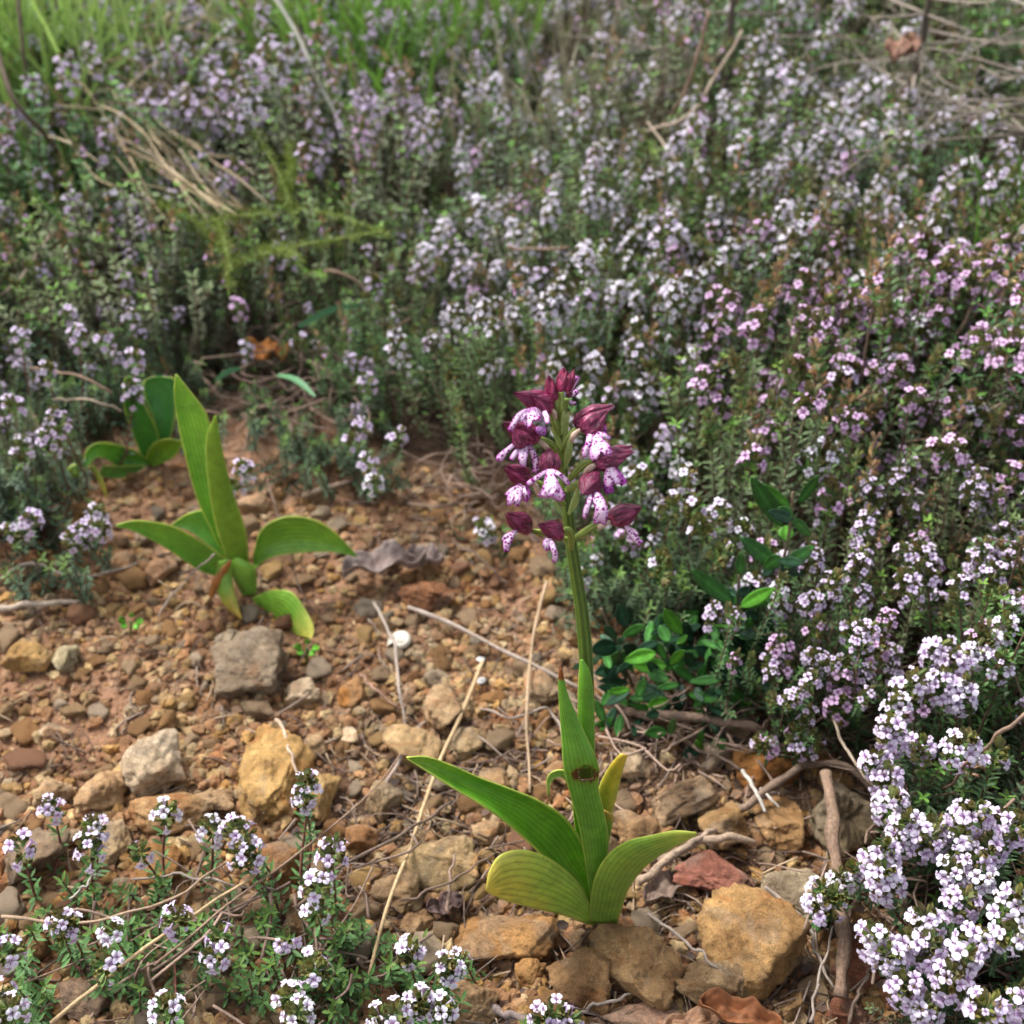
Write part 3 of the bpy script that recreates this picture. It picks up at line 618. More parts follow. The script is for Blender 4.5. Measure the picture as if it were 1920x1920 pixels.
def flower(hB, hT, hw, lips, ovary, spur=None, Yd=0.0, seed=1, tint=(1, 1, 1), second=None, frills=None):
    """hB/hT hood base and tip (px,py,dy), hw width px; lips list of ribbons; ovary polyline px from stem to hood"""
    Y = YO + Yd
    q = resample(np.array(ovary, float), 16); P = np.array([oy(a, b, YO + d) for a, b, d in q]); n = len(P)
    rad = 5.2 * pxm(P[0]) * (0.75 + 0.5 * np.sin(np.linspace(0.3, 2.9, n)))
    V, F, UV = tube(P, rad, 12, ridge=0.13, nridge=3)
    c = np.array([(0.30, 0.38, 0.08)] * len(V)) * (0.85 + 0.3 * np.cos(UV[:, 1] * 2 * PI * 6 + UV[:, 0] * 5))[:, None]
    fl = link('flower', make_mesh('ovary', V - ORG, F, c, UV * 0.02, [M_VEG]), orchid)
    Bp = oy(hB[0], hB[1], Y + hB[2]); Tp = oy(hT[0], hT[1], Y + hT[2])
    V, F, C, U = hood_mesh(Bp, Tp, hw * pxm(Bp), seed, tint=tint)
    a = Acc(); a.add(V, F, C, U)
    if second:
        for (b2, t2, w2) in second:
            V, F, C, U = hood_mesh(oy(b2[0], b2[1], Y + b2[2]), oy(t2[0], t2[1], Y + t2[2]), w2 * pxm(Bp), seed + 11, tint=tint); a.add(V, F, C, U)
    link('hood', a.mesh('hood', M_HOOD, True, ORG), fl)
    if lips:
        a = Acc()
        for L in lips:
            pts, opt = L; ribbon_px(a, pts, Y, **opt)
        o = link('lip', a.mesh('lip', M_LIP, True, ORG), fl); s = o.modifiers.new('thickness', 'SOLIDIFY'); s.thickness = 0.0003; s.offset = 0
    if spur:
        a = Acc(); q = resample(np.array(spur, float), 10); P = np.array([oy(x_, y_, Y + d) for x_, y_, d, w in q])
        V, F, UV = tube(P, q[:, 3] / 2 * pxm(P[0]), 10); a.add(V, F, np.array((0.62, 0.45, 0.34)), UV * .02)
        link('spur', a.mesh('spur', M_VEG, True, ORG), fl)
    return fl
ARM = dict(nv=5, cup=0.4, nu=14); TIP = (0.36, 0.03, 0.34)
# buds at the top
flower((1056, 732, 0), (1056, 690, -.002), 25, [([(1070, 735, .002, 5), (1078, 718, .002, 7), (1084, 706, .002, 9)], ARM)], [(1052, 790, 0), (1052, 765, -.002), (1053, 734, -.002)], seed=2, tint=(1.5, 1.3, 1.3),
       second=[((1066, 734, .001), (1076, 694, .001), 16), ((1050, 735, -.004), (1062, 697, -.004), 15), ((1062, 735, -.004), (1069, 700, -.003), 12)])
flower((1035, 752, 0), (1028, 704, -.002), 22, None, [(1050, 800, 0), (1046, 775, 0), (1038, 752, 0)], seed=3, tint=(1.25, 1.1, 1.1), second=[((1040, 752, -.003), (1036, 712, -.003), 15)])
flower((1066, 745, .004), (1070, 726, .004), 10, [([(1066, 742, .004, 6), (1076, 738, .004, 9), (1084, 733, .004, 8)], ARM), ([(1066, 750, .004, 5), (1072, 755, .004, 7), (1080, 757, .004, 6)], ARM)], [(1053, 790, .002), (1058, 765, .004), (1064, 748, .004)], seed=4)
# 2 upper left, lip lifted forward
flower((1036, 760, 0), (966, 738, -.008), 36, [([(1012, 768, -.006, 10), (990, 770, -.012, 9), (972, 780, -.018, 9), (963, 795, -.02, 9), (956, 808, -.02, 10)], ARM),
       ([(985, 772, -.013, 7), (980, 782, -.017, 9), (973, 790, -.018, 7)], ARM),
       ([(1014, 768, -.006, 14), (1004, 776, -.012, 22), (998, 786, -.016, 34), (1003, 794, -.018, 30)], dict(nv=11, cup=.25, notch=.5)),
       ([(1018, 768, -.006, 8), (1024, 780, -.012, 10), (1027, 794, -.014, 8)], ARM), ([(1013, 800, -.01, 16), (1014, 808, -.011, 20), (1012, 816, -.01, 18)], dict(nv=9, cup=.2, midcol=(.5, .25, .55), frill=.3))],
       [(1052, 815, 0), (1044, 800, -.002), (1036, 780, -.002), (1034, 764, -.002)], [(1034, 766, -.003, 6), (1040, 775, -.004, 9), (1042, 786, -.003, 6)], seed=5,
       second=[((1034, 768, -.002), (1000, 745, -.008), 34)])
# 3 left
flower((1006, 822, -.004), (946, 793, -.012), 38, [([(985, 833, -.008, 8), (965, 834, -.014, 8), (950, 845, -.018, 8), (938, 858, -.019, 13), (934, 864, -.019, 9)], ARM),
       ([(983, 836, -.01, 6), (970, 846, -.014, 9), (958, 862, -.016, 8)], ARM), ([(986, 832, -.009, 12), (982, 845, -.014, 17), (980, 860, -.016, 15), (981, 876, -.016, 8)], dict(nv=9, cup=.3, notch=.5)),
       ([(992, 834, -.009, 8), (1000, 852, -.012, 10), (1006, 872, -.013, 12), (1003, 886, -.013, 10)], ARM)],
       [(1056, 862, 0), (1040, 838, -.003), (1022, 826, -.004), (1008, 822, -.004)], [(1010, 826, -.006, 7), (1022, 836, -.007, 11), (1030, 845, -.005, 7)], seed=6,
       second=[((1008, 824, -.006), (975, 800, -.012), 34), ((985, 836, -.012), (962, 805, -.014), 30)])
# 4 centre, facing the viewer
flower((1030, 885, -.012), (1031, 842, -.010), 40, [([(1028, 882, -.018, 7), (1012, 892, -.022, 8), (998, 902, -.023, 9), (988, 909, -.023, 8)], ARM), ([(1034, 882, -.018, 7), (1046, 888, -.022, 8), (1058, 898, -.022, 9), (1067, 909, -.022, 7)], ARM),
       ([(1031, 880, -.018, 10), (1031, 893, -.022, 17), (1033, 908, -.025, 28), (1034, 922, -.026, 42), (1034, 932, -.026, 46), (1033, 938, -.025, 40)], dict(nv=17, cup=.22, notch=.45, frill=.06, nu=34))],
       [(1058, 900, 0), (1050, 880, -.004), (1040, 868, -.008), (1032, 862, -.010)], None, seed=7, second=[((1022, 884, -.014), (1018, 850, -.012), 20), ((1040, 884, -.014), (1044, 850, -.012), 20)])
# 5 left lower
flower((996, 900, -.004), (948, 880, -.010), 34, [([(978, 910, -.01, 7), (962, 918, -.014, 8), (950, 930, -.015, 9)], ARM), ([(978, 909, -.01, 12), (970, 922, -.014, 20), (964, 936, -.017, 24), (962, 950, -.017, 22)], dict(nv=11, cup=.25, notch=.6)),
       ([(981, 912, -.01, 7), (984, 924, -.013, 9), (990, 936, -.013, 10)], ARM), ([(986, 912, -.008, 6), (990, 926, -.011, 9), (984, 940, -.012, 9)], dict(nv=5, cup=.4, midcol=(.45, .1, .42)))],
       [(1058, 945, 0), (1036, 925, -.002), (1014, 908, -.003), (998, 900, -.003)], [(1000, 905, -.004, 7), (1006, 915, -.005, 12), (1010, 930, -.004, 7)], seed=8, second=[((992, 888, -.006), (950, 873, -.010), 20)])
# 6 lowest left
flower((994, 994, -.003), (950, 964, -.012), 36, [([(976, 988, -.006, 7), (962, 1001, -.012, 9), (954, 1010, -.014, 14), (950, 1022, -.015, 12), (950, 1034, -.015, 9)], dict(nv=7, cup=.4, notch=.3)), ([(966, 996, -.008, 5), (957, 1000, -.012, 5), (948, 1006, -.014, 6), (943, 1014, -.014, 5)], ARM)],
       [(1066, 1012, 0), (1040, 1003, 0), (1015, 998, -.002), (994, 996, -.003)], [(990, 1000, -.006, 6), (1000, 1007, -.007, 11), (1009, 1015, -.006, 9)], seed=9)
# 7 lowest centre
flower((1054, 1002, -.006), (1010, 984, -.012), 33, [([(1030, 1010, -.012, 9), (1036, 1024, -.016, 10), (1041, 1040, -.017, 10), (1039, 1054, -.016, 8)], dict(nv=7, cup=.4)), ([(1028, 1010, -.013, 10), (1024, 1020, -.015, 13), (1028, 1032, -.015, 9)], dict(nv=7, cup=.3))],
       [(1070, 1030, 0), (1072, 1004, -.005), (1064, 992, -.008), (1054, 998, -.007)], None, seed=10, second=[((1054, 1006, -.008), (1024, 990, -.013), 30)])
# 8 upper right: big
flower((1080, 796, -.002), (1148, 762, -.002), 36, [([(1106, 814, -.01, 9), (1104, 830, -.014, 12), (1098, 846, -.015, 12), (1097, 857, -.015, 8)], ARM), ([(1116, 812, -.009, 8), (1130, 816, -.012, 9), (1144, 823, -.012, 6)], ARM),
       ([(1110, 812, -.009, 16), (1118, 828, -.014, 26), (1124, 842, -.017, 36), (1128, 854, -.018, 40), (1130, 860, -.018, 34)], dict(nv=15, cup=.25, notch=.7, nu=30)), ([(1126, 808, .0, 6), (1132, 800, .003, 9), (1134, 815, .002, 7)], dict(nv=5, cup=.4, midcol=(.5, .2, .5)))],
       [(1057, 855, 0), (1060, 836, -.003), (1068, 818, -.004), (1080, 804, -.004)], [(1088, 806, -.006, 8), (1076, 816, -.008, 12), (1072, 828, -.007, 7)], seed=12, second=[((1092, 812, -.008), (1136, 772, -.006), 38), ((1078, 800, .002), (1120, 770, .002), 34)])
# 9 right
flower((1112, 866, -.002), (1186, 848, -.003), 34, [([(1144, 876, -.008, 14), (1146, 888, -.012, 24), (1148, 900, -.014, 30), (1152, 912, -.015, 26)], dict(nv=13, cup=.3, notch=.4)), ([(1152, 878, -.006, 9), (1162, 894, -.01, 12), (1171, 908, -.011, 13)], dict(nv=7, cup=.4, midcol=(.5, .12, .5))),
       ([(1136, 900, -.006, 10), (1140, 914, -.009, 18), (1145, 926, -.01, 14)], dict(nv=9, cup=.3, midcol=(.45, .12, .45), frill=.3))],
       [(1062, 904, 0), (1078, 888, -.002), (1094, 872, -.003), (1112, 864, -.003)], [(1116, 872, -.006, 8), (1106, 878, -.007, 13), (1096, 888, -.006, 8)], seed=13, second=[((1130, 858, .003), (1184, 838, .004), 24), ((1116, 872, -.006), (1172, 860, -.006), 30)])
# 10 right lower
flower((1118, 892, -.006), (1094, 925, -.016), 40, [([(1108, 926, -.014, 8), (1104, 942, -.018, 9), (1098, 960, -.019, 9), (1096, 972, -.019, 6)], ARM), ([(1112, 924, -.013, 12), (1122, 938, -.018, 20), (1128, 955, -.02, 22), (1126, 970, -.02, 24), (1124, 984, -.019, 22)], dict(nv=11, cup=.3, notch=.3))],
       [(1062, 920, 0), (1080, 912, -.003), (1096, 905, -.005), (1112, 900, -.006)], None, seed=14, second=[((1096, 898, -.010), (1124, 930, -.012), 30), ((1104, 884, -.002), (1126, 884, 0), 24)])
# 11 lowest right, nodding bud
flower((1142, 974, -.002), (1200, 951, -.006), 40, [([(1172, 984, -.006, 8), (1182, 998, -.009, 10), (1192, 1010, -.01, 12), (1202, 1020, -.01, 12)], dict(nv=7, cup=.5, tipcol=(.34, .02, .32)))],
       [(1072, 1012, 0), (1090, 1002, -.002), (1110, 988, -.003), (1142, 974, -.003)], [(1144, 978, -.005, 7), (1132, 984, -.006, 11), (1122, 990, -.006, 12)], seed=15, second=[((1150, 980, -.004), (1192, 960, -.008), 32)])
# bracts beside the ovaries
for pts in ([(1056, 840, -.002, 4), (1062, 800, -.003, 9), (1065, 772, -.003, 4)], [(1058, 880, -.004, 4), (1066, 850, -.006, 14), (1070, 820, -.006, 6)], [(1060, 860, .002, 5), (1046, 825, 0, 10), (1034, 800, 0, 5)],
            [(1054, 815, -.003, 4), (1056, 785, -.004, 8), (1058, 770, -.004, 3)], [(1066, 965, -.004, 5), (1078, 940, -.006, 14), (1084, 915, -.006, 6)], [(1056, 968, -.004, 5), (1046, 952, -.004, 8), (1040, 940, -.004, 4)],
            [(1060, 915, -.002, 5), (1076, 908, -.004, 10), (1092, 900, -.004, 6)], [(1048, 775, -.002, 5), (1044, 758, -.003, 9), (1043, 748, -.003, 5)]):
    a = Acc(); ribbon_px(a, pts, YO, nv=5, cup=0.5, edgecol=(0.38, 0.42, 0.16), midcol=(0.28, 0.37, 0.10), nu=12)
    o = link('bract', a.mesh('bract', M_VEG, True, ORG), orchid)

# ------------------------------------------------------------------ leafless-stem orchids at the left
def c3(pts): return [(x * 0.3646, 640 + y * 0.3646) for x, y in pts]
b2 = at(462, 1108); Y2 = b2[1]
o2 = empty('orchid', b2, 'leafy orchid without flowers, two tall blades standing upright on the stony soil', 'orchid')
K = (0.10, 0.25, 0.03)
def L2(A, B, **k): 
    o = leaf_rails('leaf', c3(A), c3(B), k.pop('Y', Y2), k.pop('root', o2), k.pop('org', b2), **k); return o
L2([(1190, 1200), (1110, 1020), (1020, 830), (960, 620), (920, 450), (895, 280), (903, 172)], [(1270, 1180), (1225, 920), (1150, 700), (1100, 500), (1060, 370), (985, 265), (908, 170)], dy0=0.004, dy1=0.012, cup=0.3, base=(0.125, 0.30, 0.04), nv=21, label='tallest upright blade')
L2([(1190, 1180), (1120, 980), (1082, 800), (1060, 600), (1066, 480), (1107, 380)], [(1285, 1180), (1262, 970), (1205, 800), (1162, 640), (1132, 500), (1112, 380)], dy0=-0.004, dy1=-0.006, cup=-0.3, base=(0.10, 0.20, 0.02), nv=21, label='narrower upright blade in front')
L2([(1190, 1150), (1080, 1060), (950, 980), (850, 940), (700, 922), (598, 943)], [(1160, 1215), (1050, 1190), (950, 1130), (850, 1062), (700, 982), (600, 952)], dy0=-0.004, dy1=-0.03, cup=0.3, base=(0.09, 0.24, 0.03), label='blade arching to the left')
L2([(1160, 1010), (1100, 900), (1060, 866), (960, 890), (882, 944)], [(1150, 1110), (1060, 1040), (980, 980), (920, 960), (882, 952)], dy0=0.008, dy1=0.02, cup=0.3, base=(0.10, 0.25, 0.045))
L2([(1305, 1090), (1335, 985), (1400, 925), (1500, 900), (1620, 920), (1720, 980), (1835, 1100)], [(1300, 1180), (1380, 1120), (1480, 1095), (1600, 1085), (1720, 1085), (1836, 1110)], dy0=0.0, dy1=0.01, cup=0.35, base=(0.11, 0.25, 0.035), nv=21, label='blade arching to the right')
L2([(1250, 1310), (1200, 1220), (1185, 1150), (1210, 1112)], [(1320, 1300), (1318, 1230), (1310, 1165), (1240, 1112)], dy0=-0.008, dy1=-0.008, cup=-0.4, base=(0.11, 0.25, 0.04), nu=24)
L2([(1120, 1130), (1110, 1240), (1150, 1350), (1238, 1430)], [(1190, 1120), (1196, 1240), (1222, 1350), (1246, 1428)], dy0=-0.010, dy1=-0.03, cup=-0.3, base=(0.11, 0.23, 0.04), tip=(0.34, 0.22, 0.05), tipat=.4, nu=30, label='short leaf with a withered edge')
L2([(1180, 1125), (1120, 1190), (1082, 1260), (1078, 1320)], [(1192, 1130), (1160, 1210), (1120, 1270), (1086, 1325)], dy0=-0.013, dy1=-0.02, cup=-0.2, base=(0.20, 0.09, 0.03), rim=(0.2, 0.09, 0.03), nu=20, nv=7, label='orange withered leaf edge')
L2([(1295, 1318), (1400, 1280), (1500, 1290), (1570, 1380), (1615, 1470), (1606, 1528)], [(1310, 1340), (1390, 1420), (1450, 1480), (1530, 1512), (1570, 1520), (1602, 1530)], dy0=-0.012, dy1=-0.045, cup=-0.15, base=(0.15, 0.33, 0.04), tip=(0.42, 0.44, 0.12), tipat=.55, nv=21, label='pale leaf lying on the ground')
b3 = at(285, 872); Y3 = b3[1]
o3 = empty('orchid', b3, 'back orchid rosette of broad glossy leaves half hidden by thyme, farthest left', 'orchid')
kk = dict(Y=Y3, root=o3, org=b3)
D = (0.045, 0.17, 0.03)
L2([(770, 640), (800, 520), (790, 400), (745, 290), (742, 205), (800, 180)], [(830, 620), (868, 520), (895, 420), (908, 300), (904, 200), (840, 180)], dy0=0, dy1=0.01, cup=0.35, base=(0.05, 0.17, 0.05), **kk)
L2([(745, 640), (715, 560), (680, 470), (640, 350), (638, 210), (665, 180)], [(805, 640), (818, 520), (800, 440), (745, 330), (700, 240), (675, 180)], dy0=-.004, dy1=-0.01, cup=0.35, base=D, **kk)
L2([(760, 605), (700, 565), (620, 535), (520, 520), (450, 552), (430, 630)], [(760, 645), (680, 645), (600, 640), (540, 600), (490, 600), (450, 650)], dy0=-.006, dy1=-0.04, cup=0.35, base=(0.09, 0.24, 0.035), **kk)
L2([(745, 610), (780, 535), (850, 502), (935, 512)], [(790, 645), (850, 620), (900, 590), (938, 530)], dy0=-.006, dy1=-0.01, cup=0.35, base=(0.10, 0.21, 0.02), **kk)
L2([(740, 640), (660, 640), (600, 640), (530, 640)], [(740, 655), (660, 695), (580, 705), (500, 690)], dy0=-.01, dy1=-0.04, cup=0.3, base=(0.08, 0.21, 0.05), **kk)
L2([(455, 640), (490, 690), (520, 750), (548, 808)], [(490, 640), (525, 700), (545, 760), (552, 806)], dy0=-.04, dy1=-0.05, cup=-0.3, base=(0.17, 0.22, 0.04), tip=(0.3, 0.28, 0.05), tipat=.2, nu=20, nv=7, **kk)
L2([(440, 620), (390, 625), (350, 650), (328, 690)], [(440, 680), (400, 700), (360, 705), (330, 696)], dy0=-.02, dy1=-0.03, cup=-0.3, base=(0.20, 0.34, 0.06), nu=20, nv=9, **kk)
# ------------------------------------------------------------------ thyme
LEAF_V = np.array([(0, 0, 0), (-.5, .35, .10), (.5, .35, .10), (-.42, .72, .04), (.42, .72, .04), (0, 1, -.08), (0, .5, -.02)]) # y = length, x = width
LEAF_F = np.array([(0, 6, 1), (0, 2, 6), (1, 6, 3), (2, 4, 6), (3, 6, 5), (6, 4, 5)])
LEAF_C = np.array([(1, 1, 1)] * 7) * np.array([1, .92, .92, 1, 1, 1.1, .8])[:, None]
def corolla(hi=True, white=False):
    """two-lipped flower: notched upper lip, three round lower lobes, tube behind; +z outward, y up"""
    V = []; F = []; C = []
    def vert(p, c): V.append(p); C.append(c); return len(V) - 1
    seg = 8 if hi else 5
    for ang, rad, dist, asp in ((90, .40, .50, 1.15), (-5, .36, .60, 1), (185, .36, .60, 1), (-90, .44, .66, 1.1)):
        a = math.radians(ang); cx, cy = dist * math.cos(a), dist * math.sin(a)
        c0 = vert((cx * .9, cy * .9, .10), (.97, .95, 1.0)); ring = []
        for k in range(seg):
            b = a + 2 * PI * k / seg
            u = math.cos(b - a) * rad; w = math.sin(b - a) * rad * asp
            if ang == 90 and k == 0: u *= 0.72
            inn = max(0, -math.cos(b - a))
            x = cx + u * math.cos(a) - w * math.sin(a); y = cy + u * math.sin(a) + w * math.cos(a)
            ring.append(vert((x, y, .02 + .08 * abs(math.sin(b - a)) - .12 * inn - (.10 if k == 0 else 0)), (1 - .16 * inn, 1 - .30 * inn, 1 - .10 * inn)))
        for k in range(seg): F.append((c0, ring[k], ring[(k + 1) % seg]))
    ts = 6 if hi else 4; r0 = [vert((.26 * math.cos(2 * PI * k / ts), .26 * math.sin(2 * PI * k / ts), .0), (.80, .64, .80)) for k in range(ts)]
    r1 = [vert((.12 * math.cos(2 * PI * k / ts), .12 * math.sin(2 * PI * k / ts), -1.3), (.9, .75, .85)) for k in range(ts)]
    for k in range(ts): F += [(r0[k], r0[(k + 1) % ts], r1[(k + 1) % ts]), (r0[k], r1[(k + 1) % ts], r1[k])]
    if hi:
        for sx in (-.12, .13):
            a_ = vert((sx - .03, .1, 0), (.9, .8, .95)); b_ = vert((sx + .03, .1, 0), (.9, .8, .95)); t_ = vert((sx * 2.4, .32, .75), (.5, .2, .5)); F.append((a_, b_, t_))
    return np.array(V, float), np.array(F), np.array(C, float)
CALYX = []
def calyx_t():
    V = []; F = []; C = []
    for i, (zz, r) in enumerate(((0, .10), (.45, .24), (1.0, .30))):
        for k in range(5):
            a = 2 * PI * k / 5; V.append((r * math.cos(a), r * math.sin(a), zz + (.28 if i == 2 and k % 2 == 0 else 0))); C.append(((1, 1, 1), (1.05, 1.0, .95), (1.25, .98, 1.05))[i])
    F = list(grid_faces(3, 5, True)); return np.array(V, float), np.array(F), np.array(C, float)
CAL = calyx_t(); CHI = corolla(True); CLO = corolla(False)
PETAL = {'white': (0.87, 0.85, 0.90), 'lilac': (0.80, 0.69, 0.86), 'pink': (0.78, 0.54, 0.75), 'pale': (0.84, 0.77, 0.89)}
def head_parts(acc_g, acc_p, rng, org, axis_, length, radius, ncal, nflo, col, hi=True, fsize=0.0031, calcol=(0.15, 0.20, 0.07), bias=None):
    """flowering spike: axis with calyces in whorls, leaves, open corollas"""
    axis_ = norm(axis_); up = np.array([0.2, 0.1, 1.0]) if abs(axis_[2]) < .9 else np.array([1.0, .2, 0])
    x = norm(np.cross(up, axis_)); y = np.cross(axis_, x)
    n = ncal; t = rng.uniform(0, 1, n) ** 0.9; a = rng.uniform(0, 2 * PI, n)
    prof = np.sqrt(np.clip(1 - (t - .35) ** 2 / .5, .08, 1))
    outd = np.cos(a)[:, None] * x + np.sin(a)[:, None] * y
    d = norm(outd * (1.0 - .55 * t)[:, None] + axis_ * (0.28 + .75 * t)[:, None] + rng.normal(0, .12, (n, 3)))
    p0 = org + axis_ * (t * length)[:, None]
    cl = radius * 0.62
    M = frames(d, np.tile(up, (n, 1))) * cl
    acc_g.stamp(*CAL, M, p0 + outd * (radius * .22 * prof)[:, None], np.array(calcol) * rng.uniform(.7, 1.35, (n, 1)) * np.stack([rng.uniform(.85, 1.3, n), rng.uniform(.8, 1.1, n), rng.uniform(.7, 1.2, n)], 1))
    nl = 10 if hi else 5
    a2 = rng.uniform(0, 2 * PI, nl); o2_ = np.cos(a2)[:, None] * x + np.sin(a2)[:, None] * y; d2 = norm(o2_ + axis_ * .5 + rng.normal(0, .15, (nl, 3)))
    Fr = frames(d2, np.tile(up, (nl, 1))); Ml = np.stack([Fr[:, :, 0] * .0022, Fr[:, :, 2] * .006, Fr[:, :, 1] * .003], -1)
    acc_g.stamp(LEAF_V, LEAF_F, LEAF_C, Ml, org + axis_ * (rng.uniform(-.1, .8, nl) * length)[:, None], np.array((0.10, 0.19, 0.05)) * rng.uniform(.7, 1.3, (nl, 1)))
    if nflo:
        k = nflo; a = rng.uniform(0, 2 * PI, k); t = rng.uniform(0.05, 1.0, k)
        if nflo > 5:
            i_ = np.arange(k); t = (i_ + .5) / k; a = i_ * 2.39996 + rng.uniform(-.3, .3, k)
        if bias is not None:      # turn most flowers to the open side
            ab = math.atan2(np.dot(bias, y), np.dot(bias, x)); a = ab + ((a - ab + PI) % (2 * PI) - PI) * 0.72
        outd = np.cos(a)[:, None] * x + np.sin(a)[:, None] * y
        d = norm(outd * (1.0 - .65 * t)[:, None] + axis_ * (0.05 + .95 * t)[:, None] + rng.normal(0, .16, (k, 3)))
        prof = np.sqrt(np.clip(1 - (t - .35) ** 2 / .5, .08, 1)) 
        p = org + axis_ * (t * length)[:, None] + outd * (radius * .55 * prof)[:, None] + d * radius * .45
        fs = fsize * rng.uniform(.75, 1.12, (k, 1, 1)); fs = np.where(rng.rand(k, 1, 1) < .10, fs * .45, fs)
        yv = norm(np.tile([0, 0, 1.0], (k, 1)) + rng.normal(0, .25, (k, 3))); xx = norm(np.cross(yv, d)); yy = np.cross(d, xx)
        M = np.stack([xx, yy, d], -1) * fs
        T = CHI if hi else CLO
        acc_p.stamp(*T, M, p, np.array(col) * rng.uniform(.88, 1.08, (k, 1)))
def stem_parts(acc_s, acc_g, rng, P, r0, leafy=(0.25, 1.0), step=0.0045, ll=0.0058, lw=0.0017, per=2, scol=(0.16, 0.085, 0.055), gcol=(0.055, 0.095, 0.035), tuft=True, tipgreen=(0.13, 0.24, 0.04)):
    n = max(5, len(P)); P = resample(P, n); V, F, UV = tube(P, np.linspace(r0, r0 * .6, n), 4)
    u = UV[:, 0][:, None]; acc_s.add(V, F, np.array(scol) * (1 - .3 * u) * rng.uniform(.8, 1.2), UV * .1)
    L = np.sum(np.linalg.norm(np.diff(P, axis=0), axis=1)); k = max(2, int(L * (leafy[1] - leafy[0]) / step))
    ts = np.linspace(leafy[0], leafy[1], k); s = np.linspace(0, 1, n)
    Q = np.stack([np.interp(ts, s, P[:, i]) for i in range(3)], 1); T = norm(np.gradient(P, axis=0)); T = np.stack([np.interp(ts, s, T[:, i]) for i in range(3)], 1); T = norm(T)
    ref = np.tile([0.3, 0.8, 0.2], (k, 1)); x = norm(np.cross(ref, T)); y = np.cross(T, x)
    reps = []
    for w in range(per * 2):
        a = np.arange(k) * PI / 2 + w * PI / per + rng.uniform(-.3, .3, k)
        o = np.cos(a)[:, None] * x + np.sin(a)[:, None] * y
        d = norm(o + T * rng.uniform(.15, .9, (k, 1)) + np.array([0, 0, .1])); reps.append((Q, d))
    Q = np.vstack([r[0] for r in reps]); d = np.vstack([r[1] for r in reps]); m = len(Q)
    tt = np.tile(ts, per * 2)
    Fr = frames(d, np.tile([0.1, 0.05, 1.0], (m, 1))); l = ll * rng.uniform(.65, 1.15, m) * (1 - .25 * (tt > .93)); w_ = lw * rng.uniform(.8, 1.2, m)
    M = np.stack([Fr[:, :, 0] * w_[:, None], Fr[:, :, 2] * l[:, None], Fr[:, :, 1] * w_[:, None]], -1)
    g = np.array(gcol) * rng.uniform(.65, 1.4, (m, 1)); tg = np.clip((tt - .85) / .15, 0, 1)[:, None] * (1 if tuft else .3); g = g * (1 - tg) + np.array(tipgreen) * tg
    acc_g.stamp(LEAF_V, LEAF_F, LEAF_C, M, Q, g)
def curve(p0, p1, rng, bend=.2, n=7):
    p0 = np.array(p0, float); p1 = np.array(p1, float); L = np.linalg.norm(p1 - p0)
    m = (p0 + p1) / 2 + rng.normal(0, bend * L * .35, 3) + (np.array([p1[0], p1[1], p0[2]]) - (p0 + p1) / 2) * .35
    return resample([p0, m, p1], n)
# --- bush templates -------------------------------------------------
class Bush: pass
def bush_template(seed, R=.075, hh=.10, ns=46, hi=True, dry=0.0, green=(0.055, 0.095, 0.035)):
    rng = np.random.RandomState(seed); S, G = Acc(), Acc(); b = Bush(); b.heads = []
    for i in range(ns):
        a = i * 2.39996; rr = R * math.sqrt((i + .5) / ns); p0 = np.array([rr * .35 * math.cos(a), rr * .35 * math.sin(a), -.015])
        hgt = hh * (1 - .38 * (rr / R) ** 2) * rng.uniform(.68, 1.15)
        p1 = np.array([rr * math.cos(a), rr * math.sin(a), hgt]) + rng.normal(0, .007, 3)
        P = curve(p0, p1, rng, .25)
        stem_parts(S, G, rng, P, .0008, leafy=(.38 if rng.rand() > dry else .9, 1.0), step=.0050 if hi else .0062, ll=.0064 if hi else .0078, lw=.0018 if hi else .0024, per=2, gcol=green, tuft=rng.rand() < .35, scol=(0.20, 0.13, 0.085))
        ax = norm(P[-1] - P[-2] + np.array([0, 0, .004])); b.heads.append((P[-1], ax))
        for q in range(2):                          # short leafy side shoots
            k = rng.randint(3, 6); e = P[k] + norm(rng.normal(0, 1, 3) + np.array([0, 0, 1.0])) * rng.uniform(.012, .028)
            stem_parts(S, G, rng, curve(P[k], e, rng, .2, 4), .0005, leafy=(.2, 1), step=.0045 if hi else .006, ll=.0060 if hi else .0075, lw=.0017 if hi else .0023, gcol=green, tuft=rng.rand() < .3, scol=(0.2, 0.12, 0.08))
    for i in range(int(16 + 40 * dry)):             # bare old wood
        d = norm(np.array([rng.normal(), rng.normal(), rng.uniform(.1, 1.2)])); e = d * rng.uniform(.05, .105) * (R / .075)
        V, F, UV = tube(curve((0, 0, -.01), e, rng, .35, 6), np.linspace(.0014, .0004, 6), 4); S.add(V, F, np.array((0.22, 0.16, 0.115)) * rng.uniform(.6, 1.3), UV)
    b.stems = S.mesh('stems', M_BARK); b.fol = G.mesh('foliage', M_VEG, False); return b
def head_mesh(seed, col, nflo, hi=True, length=.014, radius=.0058, fsize=.0033, calcol=(0.15, 0.20, 0.07), ncal=None):
    rng = np.random.RandomState(seed); G, Pt = Acc(), Acc()
    head_parts(G, Pt, rng, np.zeros(3), (0, 0, 1), length, radius, ncal or (30 if hi else 14), nflo, PETAL[col], hi, fsize, calcol)
    return join_mesh('flower_head', G, Pt)
def join_mesh(name, G, Pt, origin=(0, 0, 0)):
    V = np.vstack(G.V + Pt.V) - np.asarray(origin); C = np.vstack(G.C + Pt.C); F = np.vstack(G.F + ([f + G.n for f in Pt.F])); nf = sum(len(f) for f in G.F)
    mi = np.zeros(len(F), int); mi[nf:] = 1
    return make_mesh(name, V, F, C, None, [M_VEG, M_PETAL], mi, False)
HEADS = {}
